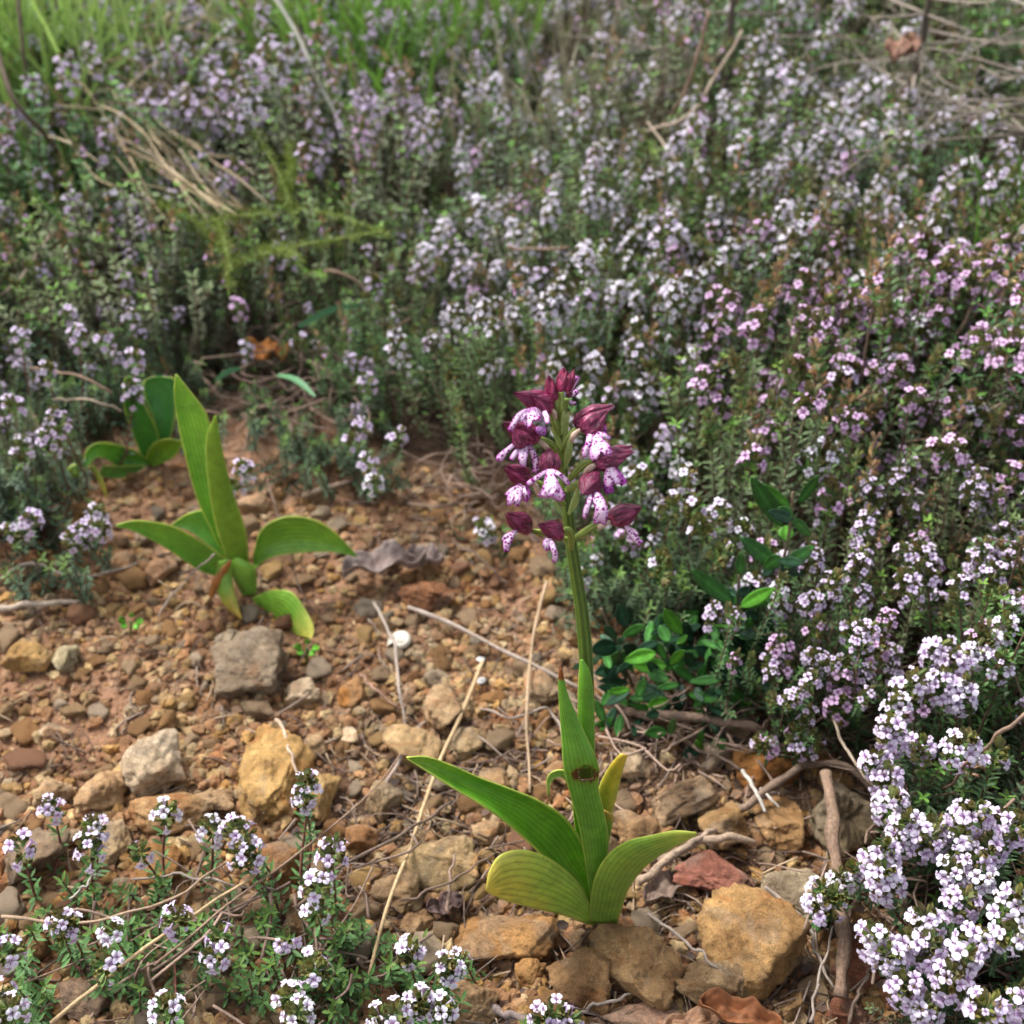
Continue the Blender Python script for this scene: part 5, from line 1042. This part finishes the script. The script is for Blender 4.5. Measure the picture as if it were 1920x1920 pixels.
stick([(1200, 1655, .010), (1240, 1620, .014), (1300, 1580, .018), (1370, 1572, .018), (1420, 1578, .012)], 17, 'pale forked root lying on top of the red stone', (0.33, 0.24, 0.17), seed=7)
stick([(1240, 1612, .012), (1290, 1585, .02), (1340, 1555, .018)], 13, 'short side root above the pale forked root', (0.31, 0.23, 0.165), seed=8)
stick([(1370, 1530, .012), (1420, 1490, .018), (1480, 1452, .022), (1530, 1430, .022), (1590, 1440, .02), (1630, 1480, .016), (1650, 1530, .010)], 15, 'brown branch arching over the rough grey-brown stone', (0.20, 0.14, 0.10), seed=9)
stick([(1150, 1330, .006), (1240, 1345, .016), (1330, 1350, .022), (1400, 1360, .022), (1460, 1385, .01)], 21, 'thick brown root arching under the evergreen shrub', (0.19, 0.13, 0.095), seed=10)
stick([(1170, 1400, .006), (1240, 1372, .010), (1300, 1400, .012), (1390, 1440, .010)], 9, 'dark twig under the evergreen seedling', DK, seed=11)
stick([(1392, 1445, .018), (1415, 1480, .020), (1435, 1524, .018)], 9, 'short white lichened twig end on the ochre stone', (0.48, 0.44, 0.38), seed=12, wob=.0003)
stick([(1425, 1478, .018), (1445, 1498, .020), (1462, 1514, .018)], 7, 'second short white lichened twig end, to the right', (0.48, 0.44, 0.38), seed=13, wob=.0003)
stick([(1060, 1290 + 120, .006), (1030, 1330, .01), (960, 1345, .012), (900, 1330, .01)], 6, 'thin curved grey twig beside the orchid sheath', GRYT, seed=14)
stick([(700, 1130, .01), (735, 1200, .016), (750, 1290, .016), (762, 1368, .006)], 7, 'grey stalk passing behind the snail shell', GRYT, seed=15)
stick([(675, 1265, .01), (710, 1300, .014), (755, 1330, .008)], 5, 'reddish stalk right of the orange triangular stone', (0.36, 0.22, 0.16), seed=16)
stick([(520, 1345, .016), (540, 1400, .022), (560, 1460, .020)], 8, 'pale curved stalk lying on the large yellow slab', (0.46, 0.34, 0.24), seed=17)
stick([(290, 1810, .03), (420, 1700, .034), (560, 1600, .036), (700, 1480, .03), (760, 1400, .010)], 5, 'long thin brown stalk crossing the front thyme diagonally', (0.30, 0.20, 0.14), seed=18, wob=.0006)
stick([(95, 1920, .04), (240, 1800, .046), (400, 1690, .046), (480, 1640, .04)], 9, 'long pale straw over the front thyme, lower left', STR, seed=19, knob=.05, wob=.0005)
stick([(0, 1720, .03), (160, 1728, .034), (300, 1690, .034), (430, 1620, .03)], 7, 'thin tan stalk lying across the left front thyme', (0.38, 0.27, 0.18), seed=20)
stick([(250, 1650, .02), (330, 1640, .028), (440, 1660, .026), (520, 1670, .02)], 6, 'grey stalk arching among the left front thyme', GRYT, seed=21)
stick([(130, 1690, .03), (160, 1660, .036), (185, 1630, .036)], 5, 'short pale branched twig at the left of the front thyme', (.5, .46, .40), seed=22)
stick([(560, 1700, .02), (650, 1620, .026), (760, 1560, .026), (850, 1500, .012)], 8, 'dark stalk between the front thyme and the pitted stone', DK, seed=23)
stick([(700, 1500, .006), (740, 1440, .014), (755, 1400, .014), (800, 1350, .006)], 9, 'flat grey strip of bark above the grey-tan stone', (0.36, 0.28, 0.23), seed=24)
stick([(0, 1140, .006), (60, 1132, .012), (150, 1128, .006)], 14, 'grey weathered stick at the left edge of the path', (0.40, 0.32, 0.25), seed=25)
stick([(0, 1085, .02), (60, 1060, .016), (160, 1080, .014), (260, 1060, .006)], 7, 'thin twig above the grey weathered stick', GRYT, seed=26)
stick([(500, 905, .03), (520, 960, .034), (545, 1020, .034), (560, 1090, .014), (590, 1150, .006)], 4, 'fine dark stalk standing before the right leaf of the leafless orchid', DK, seed=27)
stick([(405, 1040, .05), (360, 1080, .036), (320, 1120, .02), (290, 1170, .006)], 4, 'fine grey stalk leaning left from the leafless orchid', GRYT, seed=28)
stick([(570, 930, .006), (620, 915, .012), (665, 900, .010)], 14, 'brown dry root on soil behind the curled dead leaf', (0.26, 0.19, 0.14), seed=29)
stick([(850, 1015, .01), (900, 1050, .012), (950, 1095, .008)], 6, 'dark twig on soil right of the curled dead leaf', DK, seed=30)
stick([(1640, 1500, .01), (1660, 1620, .012), (1600, 1700, .014), (1595, 1790, .01)], 10, 'brown stem beneath the lilac thyme clusters', (0.22, 0.15, 0.11), seed=31)
stick([(1430, 1665, .024), (1500, 1720, .02), (1540, 1800, .016), (1560, 1850, .012)], 8, 'grey stalk curving round the largest ochre stone', GRYT, seed=32)
stick([(1215, 1715, .012), (1280, 1760, .02), (1330, 1800, .022), (1350, 1815, .02)], 7, 'straight grey twig between the two largest brown stones', GRYT, seed=33)
stick([(1520, 1920, .02), (1535, 1830, .026), (1560, 1740, .03)], 6, 'thin dark stalk beside the thick stick', GRYT, seed=34)
stick([(880, 1850, .004), (930, 1890, .008), (990, 1915, .006)], 18, 'grey curled bark strip by the bottom tan stone', (0.23, 0.18, 0.16), seed=35, knob=.4)
stick([(1065, 1900, .008), (1130, 1880, .012), (1200, 1860, .010)], 7, 'pale bent twig above the pinkish flat stone', GRYT, seed=36)
stick([(1590, 1920, .01), (1610, 1860, .016), (1640, 1800, .014)], 8, 'twig over the brick-red earth', DK, seed=37)
stick([(840, 1715, .008), (845, 1640, .018), (850, 1600, .018)], 8, 'short brown stalk in front of the pale pitted stone', (0.32, 0.22, 0.17), seed=38)
stick([(755, 1690, .01), (850, 1650, .02), (930, 1600, .018)], 6, 'dark twig lying across the pale pitted stone', DK, seed=39)
# uncountable fine litter
rl = np.random.RandomState(66); A = Acc()
for i in range(3000):
    if i % 5 < 3: px, py = rl.uniform(560, 1700), rl.uniform(1380, 1960)
    elif i % 5 == 3: px, py = rl.uniform(-40, 1500), rl.uniform(960, 1930)
    else: px, py = rl.uniform(300, 1700), rl.uniform(640, 1420)
    g = at(px, py); L = rl.uniform(.006, .030)
    if any((g[0] - a_) ** 2 + (g[1] - b_) ** 2 < (c_ * .95) ** 2 for a_, b_, c_ in STONES): continue
    a = rl.uniform(0, 6.28); e = np.array([math.cos(a) * L, math.sin(a) * L, rl.uniform(-.002, .008)])
    z0 = rl.uniform(.001, .006); P = resample([g + [0, 0, z0], g + e * .5 + rl.normal(0, L * .09, 3) + [0, 0, z0], g + e + [0, 0, z0]], 5)
    P[:, 2] = np.maximum(P[:, 2], [Hs(a_, b_) + .002 for a_, b_ in P[:, :2]])
    V, F, UV = tube(P, rl.uniform(.00018, .0006), 4)
    A.add(V, F, np.array([(0.30, 0.235, 0.19), (0.19, 0.13, 0.10), (0.42, 0.31, 0.20), (0.13, 0.09, 0.07)][rl.randint(4)]) * rl.uniform(.7, 1.2), UV)
for i in range(420):     # dead leaf scraps
    px, py = rl.uniform(420, 1700), rl.uniform(1380, 1940); g = at(px, py, .004); Fr = frames(norm(rl.normal(0, 1, 3) + [0, 0, 1.2])[None], np.array([[1, .3, 0]]))[0]
    s_ = rl.uniform(.003, .0075); A.stamp(LEAF_V, LEAF_F, LEAF_C, (Fr[:, [0, 1, 2]] * s_ * np.array([.7, 1, .8]))[None], g[None], np.array([[(.14, .09, .065), (.20, .12, .08), (.10, .07, .06), (.28, .17, .10)][rl.randint(4)]]))
tag(link('litter', A.mesh('litter', M_BARK)), 'fine dry twigs, stalks and leaf scraps strewn between the stones', 'litter', kind='stuff')
# dead leaves
def crumple(cx, cy, w, h, ang, col, label, seed, roll=.5, lift=.010):
    g = at(cx, cy, lift); s = pxm(g); r = np.random.RandomState(seed); nu, nv = 34, 20; V = []; C = []
    a = math.radians(ang); X_ = RGT * math.cos(a) + np.array([0, 1, 0]) * math.sin(a) * 1.2; Y_ = norm(np.cross([0, 0, 1.0], X_)) 
    for i in range(nu):
        u = i / (nu - 1) * 2 - 1; pw = (1 - abs(u) ** 2.6) ** .5 * (1 + .35 * float(vnoise(u * 4, 1, seed))) + .05
        for j in range(nv):
            v = j / (nv - 1) * 2 - 1
            z_ = roll * (v * v) * h * s * .5 + .35 * h * s * float(vnoise(u * 3.2, v * 1.6, seed)) + .12 * h * s * float(vnoise(u * 9, v * 4, seed + 1)) + .12 * h * s * math.sin(u * 7)
            V.append(X_ * u * w * s / 2 + Y_ * v * h * s / 2 * pw * .8 + np.array([0, 0, 1]) * z_)
            C.append(np.array(col) * (.85 + .5 * float(vnoise(u * 6, v * 6, 4)) - .25 * (abs(v) < .08)))
    o = link('dead_leaf', make_mesh('dead_leaf', np.array(V), grid_faces(nu, nv), np.array(C), np.random.rand(len(V), 2) * .0 + .5, [vegetal('dry_leaf%d' % seed, .7, .08, .35, 260)]), None, g)
    m_ = o.modifiers.new('thickness', 'SOLIDIFY'); m_.thickness = .0005; tag(o, label, 'dead leaf', 'dead leaves'); return o
crumple(722, 1068, 158, 70, 14, (0.37, 0.285, 0.25), 'large curled grey dead leaf on the path', 3, .9, .012)
crumple(800, 1052, 70, 50, -10, (0.33, 0.25, 0.22), 'smaller grey leaf fragment just right of the large curled leaf', 4, .7, .010)
crumple(1385, 1908, 150, 60, -16, (0.36, 0.14, 0.055), 'rust-brown folded dead leaf at the bottom edge', 5, .9, .016)
crumple(1300, 1915, 110, 40, 8, (0.45, 0.25, 0.14), 'pale brown dead leaf left of the rust-brown one', 6, .6, .010)
crumple(1245, 1668, 90, 56, 30, (0.22, 0.15, 0.11), 'dark brown dead leaf behind the right orchid leaf', 7, .6, .008)
crumple(835, 1700, 70, 50, 20, (0.14, 0.085, 0.075), 'dark purplish dead leaf under the pale pitted stone', 8, .6, .006)
crumple(1690, 95, 90, 70, 60, (0.26, 0.13, 0.08), 'orange-brown dead leaf hanging in the top right bushes', 9, .3, .15)
crumple(500, 665, 90, 60, 10, (0.55, 0.22, 0.05), 'orange dead leaf among thyme behind the leafless orchid', 10, .5, .04)
# snail shell: low spiral
def shell(px, py, wpx, label, seed, tall=.55, col=(0.55, 0.50, 0.41)):
    g = at(px, py, 0); s = pxm(g) * wpx / 2; V = []; turns = 3.6; nu, nv = 110, 14
    for i in range(nu):
        t = i / (nu - 1); th = -t * turns * 2 * PI; rad = .64 * math.exp(-1.05 * t * turns / 1.5); tr = rad * .66; zc = (1 - rad / .64) * tall * 1.1
        for j in range(nv):
            a = 2 * PI * j / nv; rr = rad + tr * math.cos(a); V.append(((rr) * math.cos(th), rr * math.sin(th), zc + tr * math.sin(a)))
    V = np.array(V) * s; F = grid_faces(nu, nv, True); t_ = np.repeat(np.linspace(0, 1, nu), nv); C = np.array(col)[None] * (1 - .18 * (np.sin(t_ * 40) > .6))[:, None] * np.ones((len(V), 3))
    o = link('snail_shell', make_mesh('snail_shell', V, F, C, None, [M_SHELL]), None, g + np.array([0, 0, s * .45])); o.rotation_euler = (-.25, .25, seed); tag(o, label, 'snail shell', 'empty snail shells'); return o
m, nt, out = mat_new('shell'); at_ = N(nt, 'ShaderNodeAttribute', _attribute_name='Col').outputs['Color']; vec, oc, tc = obj_coord(nt)
c = mix(nt, 1.0, at_, ramp(nt, noise_tex(nt, 500, 4, .7, vec), [(.3, .78), (.6, 1.05)]), 'MULTIPLY'); p = N(nt, 'ShaderNodeBsdfPrincipled', Roughness=.45); nt.links.new(c, p.inputs['Base Color']); nt.links.new(p.outputs[0], out.inputs[0]); M_SHELL = m
shell(754, 1214, 54, 'round white snail shell on the gravel', 3.4)
shell(900, 1243, 22, 'tiny white shell touching the long straw, upper of two', 1.2, .8, (0.62, 0.62, 0.6))
shell(903, 1284, 24, 'tiny white shell below the straw, lower of two', 2.2, 1.0, (0.62, 0.62, 0.6))
# ------------------------------------------------------------------ background plants
def blade(acc, p0, p1, w, col, rng, sag=.25, n=7, dirup=(0, 0, 1)):
    P = resample([p0, (np.array(p0) + p1) / 2 + np.array(dirup) * np.linalg.norm(np.array(p1) - p0) * sag, p1], n); T = norm(np.gradient(P, axis=0)); view = norm(P - CAM)
    side = norm(np.cross(T, view + rng.normal(0, .3, 3))); wid = w * np.sin(np.linspace(.5, PI, n)) ** .7
    V = np.concatenate([P - side * wid[:, None], P + np.cross(side, T) * wid[:, None] * .3, P + side * wid[:, None]], 1).reshape(-1, 3)
    acc.add(V, grid_faces(n, 3), np.array(col) * rng.uniform(.75, 1.25), np.zeros((len(V), 2)))
def tuft(px, py, n, hgt, w, col, label, seed, spread=.03, lean=(0, 0), name='grass_tuft', cat='grass', group='grass tufts'):
    rng = np.random.RandomState(seed); g = at(px, py, 0); A = Acc()
    for i in range(n):
        p0 = g + np.array([rng.normal(0, spread), rng.normal(0, spread), 0]); p0[2] = Hs(p0[0], p0[1]); a = rng.uniform(0, 6.28); l = rng.uniform(.15, .6) * hgt
        p1 = p0 + np.array([math.cos(a) * l + lean[0], math.sin(a) * l + lean[1], hgt * rng.uniform(.5, 1.1)]); blade(A, p0, p1, w, col, rng, .15)
    o = link(name, A.mesh(name, M_GRASS, True, g), None, g); tag(o, label, cat, group); return o
GG = (0.16, 0.30, 0.05)
for i, (px, py, n, hg, w, c, lab) in enumerate([
    (60, 250, 190, .26, .0022, (0.32, 0.48, 0.12), 'tall bright green grass tuft in the top left corner'), (190, 220, 100, .20, .0020, (0.34, 0.48, 0.15), 'green grass tuft just right of the top left corner'), (330, 120, 70, .13, .002, (0.38, 0.42, 0.17), 'yellow-green grass tuft at the top left'),
    (570, 110, 110, .15, .0022, (0.32, 0.50, 0.10), 'bright green grass tuft at the top between lilac bushes'), (700, 150, 150, .17, .0024, (0.17, 0.34, 0.05), 'deep green grass tuft at top centre'), (830, 110, 90, .14, .0022, (0.22, 0.38, 0.07), 'green grass tuft right of the top centre'),
    (940, 60, 70, .12, .0022, (0.2, 0.34, 0.07), 'green grass tuft at the top right of centre'), (1290, 60, 60, .13, .002, (0.16, 0.22, 0.05), 'sparse olive grass tuft at the top right'), (1000, 250, 40, .17, .0012, (0.36, 0.33, 0.22), 'dry pale grass tuft standing in white thyme'),
    (20, 430, 60, .13, .002, (0.13, 0.24, 0.06), 'green grass tuft at the left edge'), (1900, 560, 44, .17, .0010, (0.09, 0.24, 0.02), 'thin bright green grass at the right edge, upper'), (1840, 860, 20, .15, .0009, (0.10, 0.25, 0.03), 'thin bright green grass at the right edge, lower'),
    (870, 330, 30, .15, .0011, (0.38, 0.32, 0.2), 'dry straw-coloured grass tuft at the centre top'), (1120, 130, 40, .14, .0012, (0.34, 0.28, 0.19), 'dry brown grass tuft at the top right of centre'),
    (420, 200, 60, .12, .002, (0.15, 0.24, 0.05), 'green grass tuft between the fallen straw and lilac thyme')]):
    tuft(px, py + 70, n, hg, w, c, lab, 500 + i, .045 if hg > .12 else .03)
# fallen straw bundles
for i, (a, b, n, lab) in enumerate([((180, 170), (450, 390), 60, 'fallen pale straw bundle slanting across the upper left thyme'), ((100, 120), (300, 190), 30, 'dry tan straw lying behind the green corner grass'), ((240, 40), (420, 80), 24, 'tan straw at the very top left')]):
    rng = np.random.RandomState(540 + i); A = Acc(); g = at(*a, .09)
    for k in range(n):
        o_ = rng.normal(0, 38, 2); u0, u1 = sorted(rng.uniform(0, 1, 2)); u1 = min(1, u0 + .45); pa = (a[0] + (b[0] - a[0]) * u0 + o_[0] + rng.normal(0, 18), a[1] + (b[1] - a[1]) * u0 + o_[1]); pb = (a[0] + (b[0] - a[0]) * u1 + o_[0] + rng.normal(0, 34), a[1] + (b[1] - a[1]) * u1 + o_[1] + rng.normal(0, 34))
        blade(A, at(*pa, rng.uniform(.10, .15)), at(*pb, rng.uniform(.09, .14)), .0008, np.array((0.56, 0.43, 0.26)) * rng.uniform(.6, 1.1), rng, rng.uniform(-.10, .12))
    tag(link('straw_bundle', A.mesh('straw_bundle', M_GRASS, True, g), None, g), lab, 'dry grass', 'fallen straw')
# broad blue-green blades
for pa, pb, w, lab in [((560, 612), (700, 572), .0028, 'blue-green grass blade lying over the dry twigs'), ((520, 702), (596, 748), .0030, 'green grass blade right of the orange dead leaf'), ((245, 492), (290, 478), .0022, 'short blue-green blade at the upper left'), ((405, 712), (455, 690), .0022, 'green blade left of the orange dead leaf')]:
    A = Acc(); rng = np.random.RandomState(int(pa[0])); p0 = at(*pa, .07); blade(A, p0, at(*pb, .075), w, (0.09, 0.24, 0.10), rng, .1, 10); tag(link('long_grass', A.mesh('long_grass', M_GRASS, True, p0), None, p0), lab, 'grass blade', 'single grass blades')
# long grey stalks
stick([(512, -10, .17), (560, 70, .16), (600, 160, .14), (660, 270, .11)], 9, 'long bent grey stalk hanging down from the top', (0.30, 0.30, 0.25), seed=60, wob=.0006)
stick([(-10, 90, .2), (30, 190, .18), (80, 250, .15), (125, 300, .1)], 11, 'dark bare stem slanting down at the top left', (0.10, 0.075, 0.05), seed=61)
stick([(35, -10, .2), (40, 60, .18), (50, 150, .15)], 9, 'dark upright stem at the top left edge', (0.10, 0.075, 0.05), seed=62)
for i, (pts, w, lab) in enumerate([([(1310, 250, .12), (1290, 320, .12), (1215, 230, .12)], 7, 'dry twig fork in the upper thyme'), ([(1330, 20, .2), (1290, 160, .14), (1240, 240, .1)], 8, 'pale grey stem slanting at the top right'), ([(1210, 250, .11), (1300, 205, .13), (1390, 60, .17)], 8, 'pale branch rising right of the slanting stem'),
    ([(950, 465, .12), (1010, 468, .12), (1065, 462, .12)], 6, 'straight tan stalk lying on white thyme'), ([(1790, 800, .08), (1850, 770, .1), (1900, 740, .1)], 7, 'pair of brown stalks at the right edge'), ([(1840, 520, .12), (1800, 620, .1), (1730, 700, .06)], 8, 'brown stalk slanting among right-hand thyme'),
    ([(1480, 740, .09), (1500, 660, .11), (1478, 600, .12)], 6, 'thin dry stalk rising through pink thyme'), ([(1700, 560, .12), (1716, 480, .14), (1690, 400, .16)], 6, 'reddish stalk carrying seed heads at right'), ([(1920, 420, .14), (1860, 520, .12), (1800, 590, .08)], 6, 'tan stalk at the right edge crossing grass'),
    ([(560, 520, .07), (640, 510, .09), (700, 560, .07)], 7, 'curved brown stalk above the twig tangle'), ([(100, 430, .09), (40, 520, .09), (0, 560, .08)], 6, 'tan stalk at the left edge among thyme'), ([(60, 690, .08), (150, 705, .09), (210, 735, .08)], 7, 'tan stalk arching over the back orchid rosette'),
    ([(100, 750, .07), (170, 752, .08), (230, 770, .07)], 6, 'second tan stalk just above the back orchid rosette'), ([(1900, 1500, .1), (1850, 1560, .09), (1790, 1620, .05)], 8, 'brown stem among big lilac clusters'), ([(1560, 1350, .05), (1600, 1430, .06), (1690, 1530, .05)], 7, 'reddish thyme stem reaching into lilac clusters'),
    ([(1920, 1340, .12), (1850, 1400, .10), (1770, 1480, .06)], 8, 'grey stem at the right edge above the corner clusters')]):
    stick(pts, w, lab, ((0.34, 0.27, 0.20), (0.25, 0.17, 0.12))[i % 2], seed=70 + i)
# dry twig tangles
def tangle(px, py, n, R, label, seed, col=(0.30, 0.21, 0.16)):
    rng = np.random.RandomState(seed); g = at(px, py, 0); A = Acc()
    for i in range(n):
        p = g + np.array([rng.normal(0, R * .5), rng.normal(0, R * .5), rng.uniform(.0, R * .55)]); p[2] = max(p[2], Hs(p[0], p[1]) + .004); a = rng.uniform(0, 6.28); L = rng.uniform(.3, 1.0) * R
        e = p + np.array([math.cos(a) * L, math.sin(a) * L, rng.uniform(-.1, .4) * L]); e[2] = max(e[2], Hs(e[0], e[1]) + .003)
        V, F, UV = tube(curve(p, e, rng, .35, 7), rng.uniform(.0003, .0009), 4); A.add(V, F, np.array(col) * rng.uniform(.6, 1.4), UV)
    tag(link('twig_tangle', A.mesh('twig_tangle', M_BARK, True, g), None, g), label, 'dry twigs', 'dry twig tangles')
for i, (px, py, n, R, lab) in enumerate([(640, 620, 170, .09, 'largest brown tangle of dry twigs in the middle left'), (560, 700, 120, .07, 'brown dry twigs in front of the largest tangle'), (700, 720, 120, .07, 'dry twig tangle under thyme left of the orchid flowers'), (850, 600, 90, .08, 'dry twig tangle behind the orchid head'),
    (450, 600, 90, .08, 'dry twig tangle behind the tall orchid blades'), (520, 790, 70, .05, 'fine dry twigs on soil right of the tall orchid blades'), (900, 930, 60, .04, 'dry twigs at the foot of the thyme left of the orchid flowers'), (1500, 1330, 120, .05, 'dark twigs at the foot of the pink thyme'), (1180, 1380, 80, .04, 'dark twigs right of the orchid sheath'),
    (1760, 1650, 90, .06, 'brown twigs beneath the big lilac clusters'), (1250, 1000, 80, .06, 'dry twigs inside the thyme above the evergreen shrub'), (1880, 700, 90, .09, 'dry twigs at the right edge of the bank'), (330, 1790, 34, .045, 'brown dry stalks among the low front thyme, left'), (620, 1800, 34, .045, 'brown dry stalks among the low front thyme, right'), (140, 560, 80, .09, 'dry twigs inside the thyme at the left edge')]):
    tangle(px, py, n, R, lab, 600 + i)
# asparagus spray
g = at(540, 430, .02); A = Acc(); rng = np.random.RandomState(8)
for a, b in [((400, 500), (720, 435)), ((520, 385), (720, 438)), ((560, 440), (480, 250)), ((500, 400), (555, 300)), ((430, 480), (300, 380)), ((540, 420), (540, 270)), ((430, 560), (410, 420)), ((480, 470), (560, 480)), ((330, 430), (520, 400))]:
    P = resample([at(*a, .10), at((a[0] + b[0]) / 2 + 8, (a[1] + b[1]) / 2 - 8, .125), at(*b, .13)], 26); V, F, UV = tube(P, .0009, 5); A.add(V, F, np.array((0.20, 0.26, 0.05)), UV)
    for p in P[3:]:
        for k in range(9):
            blade(A, p, p + norm(rng.normal(0, 1, 3)) * rng.uniform(.006, .013), .0004, (0.22, 0.29, 0.05), rng, .0, 3)
tag(link('asparagus_spray', A.mesh('asparagus_spray', M_VEG, True, g), None, g), 'feathery olive-green asparagus spray spreading over the upper left thyme', 'plant')
# leafy bright shrubs and the thorny shrub, top corners
def leafy(px, py, R, n, col, label, seed, lf=.012, h0=.10, name='leafy_shrub'):
    rng = np.random.RandomState(seed); g = at(px, py, 0); root = empty(name, g, label, 'shrub', 'green shrubs at the back'); S, G = Acc(), Acc()
    for i in range(n):
        a = rng.uniform(0, 6.28); rr = R * math.sqrt(rng.rand()); e = np.array([rr * math.cos(a), rr * math.sin(a), rng.uniform(.4, 1.2) * h0]); P = curve((0, 0, 0), e, rng, .3, 7)
        stem_parts(S, G, rng, P, .0011, (.3, 1.0), .011, lf, lf * .42, 2, (0.12, 0.09, 0.05), col, True, (0.17, 0.34, 0.05))
    link('stems', S.mesh('stems', M_BARK), root); link('foliage', G.mesh('foliage', M_VEG, False), root)
leafy(70, 230, .13, 34, (0.09, 0.19, 0.04), 'bright leafy shrub in the top left corner', 31, .013, .22)
leafy(150, 330, .10, 26, (0.08, 0.18, 0.04), 'leafy green shrub below the top left corner shrub', 32, .012, .15)
leafy(700, 130, .12, 34, (0.07, 0.17, 0.03), 'deep green leafy shrub at top centre', 33, .014, .17)
leafy(1620, 60, .10, 22, (0.06, 0.15, 0.035), 'small-leaved green shrub at the top right', 34, .013, .15)
leafy(1880, 230, .08, 22, (0.07, 0.17, 0.035), 'green shrub at the right edge near the top', 35, .012, .14)
leafy(30, 700, .09, 24, (0.05, 0.12, 0.06), 'blue-green leafy shrub at the left edge', 36, .009, .10)
def thorny(px, py, label, seed, hgt, n=16):
    rng = np.random.RandomState(seed); g = at(px, py, 0); root = empty('thorny_shrub', g, label, 'thorny shrub', 'thorny shrubs'); 
    P = curve((0, 0, 0), (rng.uniform(-.02, .02), rng.uniform(-.02, .02), hgt), rng, .12, 16); V, F, UV = tube(P, np.linspace(.0056, .0026, 16), 8); link('stem', make_mesh('stem', V, F, np.tile((.11, .09, .07), (len(V), 1)), UV, [M_BARK]), root)
    for i in range(n):
        A = Acc(); k = rng.randint(6, 13); a = rng.uniform(0, 6.28); L = rng.uniform(.08, .19); e = P[k] + np.array([math.cos(a) * L, math.sin(a) * L * .8, rng.uniform(-.35, .35) * L]); Q = curve(P[k], e, rng, .2, 9)
        V, F, UV = tube(Q, np.linspace(.0016, .0005, 9), 5); cc = np.array((0.33, 0.28, 0.23)) * rng.uniform(.6, 1.2); A.add(V, F, cc, UV)
        for q in Q[2:]:
            for s_ in range(2):
                V, F, UV = tube([q, q + norm(rng.normal(0, 1, 3)) * rng.uniform(.010, .024)], [.0005, .00015], 4); A.add(V, F, cc * 1.1, UV)
        link('twig', A.mesh('twig', M_BARK), root)
thorny(1885, 430, 'thorny bare shrub with a dark upright stem in the top right corner', 41, .23, 22)
thorny(1690, 330, 'thorny grey shrub at the top right, left of the corner shrub', 42, .20, 16)
thorny(1370, 280, 'pale thorny shrub behind the white thyme at the top', 43, .17, 12)

# ------------------------------------------------------------------ camera, light, world
cam = bpy.data.cameras.new('camera'); co = bpy.data.objects.new('camera', cam); COL.objects.link(co)
co.location = tuple(CAM); co.rotation_euler = (math.radians(90) - PITCH, 0, 0); cam.sensor_fit = 'HORIZONTAL'; cam.angle = FOV
cam.clip_start = 0.01; cam.clip_end = 300
cam.dof.use_dof = True; cam.dof.focus_distance = 0.470; f_mm = cam.lens / 1000; cam.dof.aperture_fstop = f_mm / 0.0040
scene.camera = co
EL, AZ = math.radians(55), math.radians(-50)      # light from the upper left, slightly behind the subject
w = bpy.data.worlds.new('World'); scene.world = w; w.use_nodes = True; nt = w.node_tree
bg = nt.nodes['Background']; sky = nt.nodes.new('ShaderNodeTexSky'); sky.sky_type = 'NISHITA'; sky.sun_disc = False; sky.sun_elevation = EL; sky.sun_rotation = AZ
sky.dust_density = 4.0; sky.air_density = 1.0; sky.ozone_density = 0.6
hs = nt.nodes.new('ShaderNodeHueSaturation'); hs.inputs['Saturation'].default_value = 0.36; nt.links.new(sky.outputs[0], hs.inputs['Color']); nt.links.new(hs.outputs[0], bg.inputs[0]); bg.inputs[1].default_value = 0.132
sun = bpy.data.lights.new('sun', 'SUN'); sun.energy = 2.0; sun.angle = math.radians(14); sun.color = (1, .98, .95); so = bpy.data.objects.new('sun', sun); COL.objects.link(so)
d = Vector((math.sin(AZ) * math.cos(EL), math.cos(AZ) * math.cos(EL), math.sin(EL))); so.rotation_euler = d.to_track_quat('Z', 'Y').to_euler()
vs = scene.view_settings; vs.view_transform = 'Standard'; vs.look = 'None'; vs.gamma = 1; vs.exposure = 1.15
scene.cycles.max_bounces = 6; scene.cycles.diffuse_bounces = 3; scene.cycles.transmission_bounces = 3; scene.cycles.glossy_bounces = 2; scene.cycles.transparent_max_bounces = 4
scene.cycles.use_denoising = True; scene.cycles.use_adaptive_sampling = True; scene.cycles.adaptive_threshold = 0.03
